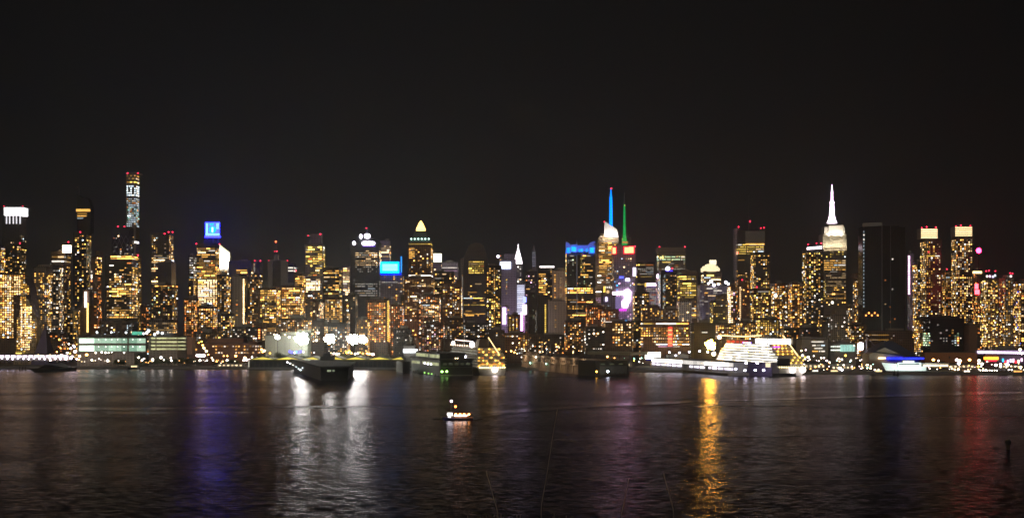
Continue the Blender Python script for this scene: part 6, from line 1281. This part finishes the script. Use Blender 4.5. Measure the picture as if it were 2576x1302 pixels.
part('signal_lamp', MB().ball(lx(1146),-.6,lz(1021),.6,10), glow('tug_red', (1,.22,.04), 14, True, 0), root, local=True); part('signal_post', MB().cyl(lx(1146),-.6,4.1,lz(1023),.06,.05,5), DARKM, root, local=True)
# channel buoy
D = DW(1129); root = thing('channel_marker', 'small dark unlit pile marker standing in the river near the right edge', 'marker', (WX(2536,D), D, 0))
part('pile', MB().cyl(0,0,-1,2.2,.9,.8,10), BARK, root, local=True); part('topmark', MB().lathe(0,0,[(1.2,2.2),(1.35,2.6),(1.35,3.6),(.7,4.3),(.1,4.4)],10), DARKM, root, local=True)

# ------------------------------------------------------------------ plants at the camera's feet
STALK = plain('dry_stalk', (.22,.20,.15), .9)
for i, (pts, lab) in enumerate((([(1353,1330),(1362,1270),(1376,1190),(1388,1110),(1400,1040)], 'tallest pale bent reed stalk rising in the bottom middle'),
                 ([(1266,1330),(1252,1285),(1238,1235),(1226,1195)], 'short reed stalk leaning away left of the tallest one'),
                 ([(1559,1330),(1564,1290),(1572,1250),(1580,1215)], 'faint thin reed stalk right of the tallest one'),
                 ([(1702,1330),(1694,1280),(1682,1235),(1672,1200)], 'faint reed stalk furthest from the tallest one, near the amber streak'))):
    D = 5.2; root = thing('reed', lab, 'reed', (WX(pts[0][0],D), D, 50.6))
    P = [(WX(a,D), D, WZ(b,D)) for a, b in pts]; P[0] = (P[0][0], D, 50.6); mb = MB()
    for j, (p, q) in enumerate(zip(P, P[1:])): mb.tube(p, q, .0024-.0004*j, 6, .0020-.0004*j)
    part('stem', mb, STALK, root); a = P[-1]; part('seed_head', MB().tube(P[-1], (a[0]+(P[-1][0]-P[-2][0])*.2, a[1], a[2]+.02), .0028, 6, .0008), STALK, root)
rnd = random.Random(3)
for i, px in enumerate((1180,1212,1240,1262,1290,1312,1366,1386,1400,1416,1432)):
    D = 5.0+rnd.uniform(-.3,.4); root = thing('weed', 'leafy weed tip just poking over the bottom edge of the view', 'plant', (WX(px,D), D, 50.6), 0, 'weed tips along the bottom edge')
    h = WZ(1302-rnd.uniform(-2,14), D)-50.6; mb = MB().tube((0,0,0),(rnd.uniform(-.02,.02),0,h),.003,5,.0015); part('stem', mb, STALK, root, local=True); mb = MB()
    for j in range(16):
        zc = h*rnd.uniform(.72,1.0); a = rnd.uniform(0,6.28); s = rnd.uniform(.01,.022); dx, dy = math.cos(a), math.sin(a)
        mb.poly([(0,0,zc),(dx*s-dy*s*.3,dy*s+dx*s*.3,zc+s*.5),(dx*s*2,dy*s*2,zc+s*.4),(dx*s+dy*s*.3,dy*s-dx*s*.3,zc+s*.3)], [(0,1,2,3)])
    part('leaf', mb, LEAF, root, local=True)['kind'] = 'stuff'

# ------------------------------------------------------------------ night sky, added street glow fill, camera
w = bpy.data.worlds.new('World'); S.world = w; w.use_nodes = True; nt = w.node_tree; nt.nodes.clear(); L = nt.links.new
out = N(nt, 'ShaderNodeOutputWorld'); bg = N(nt, 'ShaderNodeBackground'); tc = N(nt, 'ShaderNodeTexCoord'); se = N(nt, 'ShaderNodeSeparateXYZ'); L(tc.outputs['Generated'], se.inputs[0])
rp = N(nt, 'ShaderNodeValToRGB'); L(M_(nt, 'ABSOLUTE', se.outputs[2]), rp.inputs[0])
e = rp.color_ramp.elements; e[0].position = 0; e[0].color = (.0080,.0074,.0080,1); e[1].position = .9; e[1].color = (.0034,.0035,.0033,1)
k2 = e.new(.09); k2.color = (.0056,.0055,.0057,1); k3 = e.new(.26); k3.color = (.0042,.0042,.0042,1)
# city glow is strongest over midtown, weaker to the right
az = M_(nt, 'MULTIPLY_ADD', se.outputs[0], -.55, .0); az2 = M_(nt, 'MULTIPLY', se.outputs[0], se.outputs[0])
fac = M_(nt, 'ADD', M_(nt, 'ADD', 1.03, M_(nt, 'MULTIPLY', az, .5)), M_(nt, 'MULTIPLY', az2, -1.6)); fac = M_(nt, 'MAXIMUM', fac, .5)
L(rp.outputs[0], bg.inputs['Color']); L(fac, bg.inputs['Strength']); L(bg.outputs[0], out.inputs[0])
sun = bpy.data.lights.new('street_glow_fill', 'SUN'); sun.energy = .30; sun.angle = R(.5); sun.color = (1,.86,.72)  # added warm fill, stands in for street glow on the facades
so = link(bpy.data.objects.new('street_glow_fill', sun)); so.rotation_euler = (R(52), 0, R(-28))
cam = bpy.data.cameras.new('camera'); co = link(bpy.data.objects.new('camera', cam)); co.location = (0,0,CAM); co.rotation_euler = (R(90),0,0)
cam.sensor_width = 36; cam.lens = 36*F/2576; cam.shift_y = (825-650.5)/2576; cam.clip_end = 30000; cam.clip_start = .1
S.camera = co
S.view_settings.view_transform = 'Standard'; S.view_settings.look = 'None'; S.view_settings.exposure = 0; S.view_settings.gamma = 1
HAZE = 9e-5  # added volume, hints at lens glare halos round the lamps
if HAZE:
    m, hnt, hout = newmat('haze_air'); pv = N(hnt, 'ShaderNodeVolumePrincipled'); pv.inputs['Density'].default_value = HAZE; pv.inputs['Color'].default_value = (.84,.89,.93,1); pv.inputs['Anisotropy'].default_value = .75
    hnt.links.new(pv.outputs[0], hout.inputs['Volume']); struct('haze', MB().box(-9100,9100,-120,14100,-3.5,480), m, 'stuff', 'thin added haze over the river and the city')
c = S.cycles; c.use_denoising = True; c.denoiser = 'OPENIMAGEDENOISE'; c.filter_width = 1.55; c.pixel_filter_type = 'BLACKMAN_HARRIS'
c.max_bounces = 3; c.diffuse_bounces = 0; c.glossy_bounces = 2; c.transmission_bounces = 0; c.volume_bounces = 0
c.sample_clamp_indirect = 12; c.sample_clamp_direct = 0; c.caustics_reflective = True; c.use_light_tree = True; c.use_adaptive_sampling = False
print('TOTAL OBJECTS', len(bpy.data.objects))
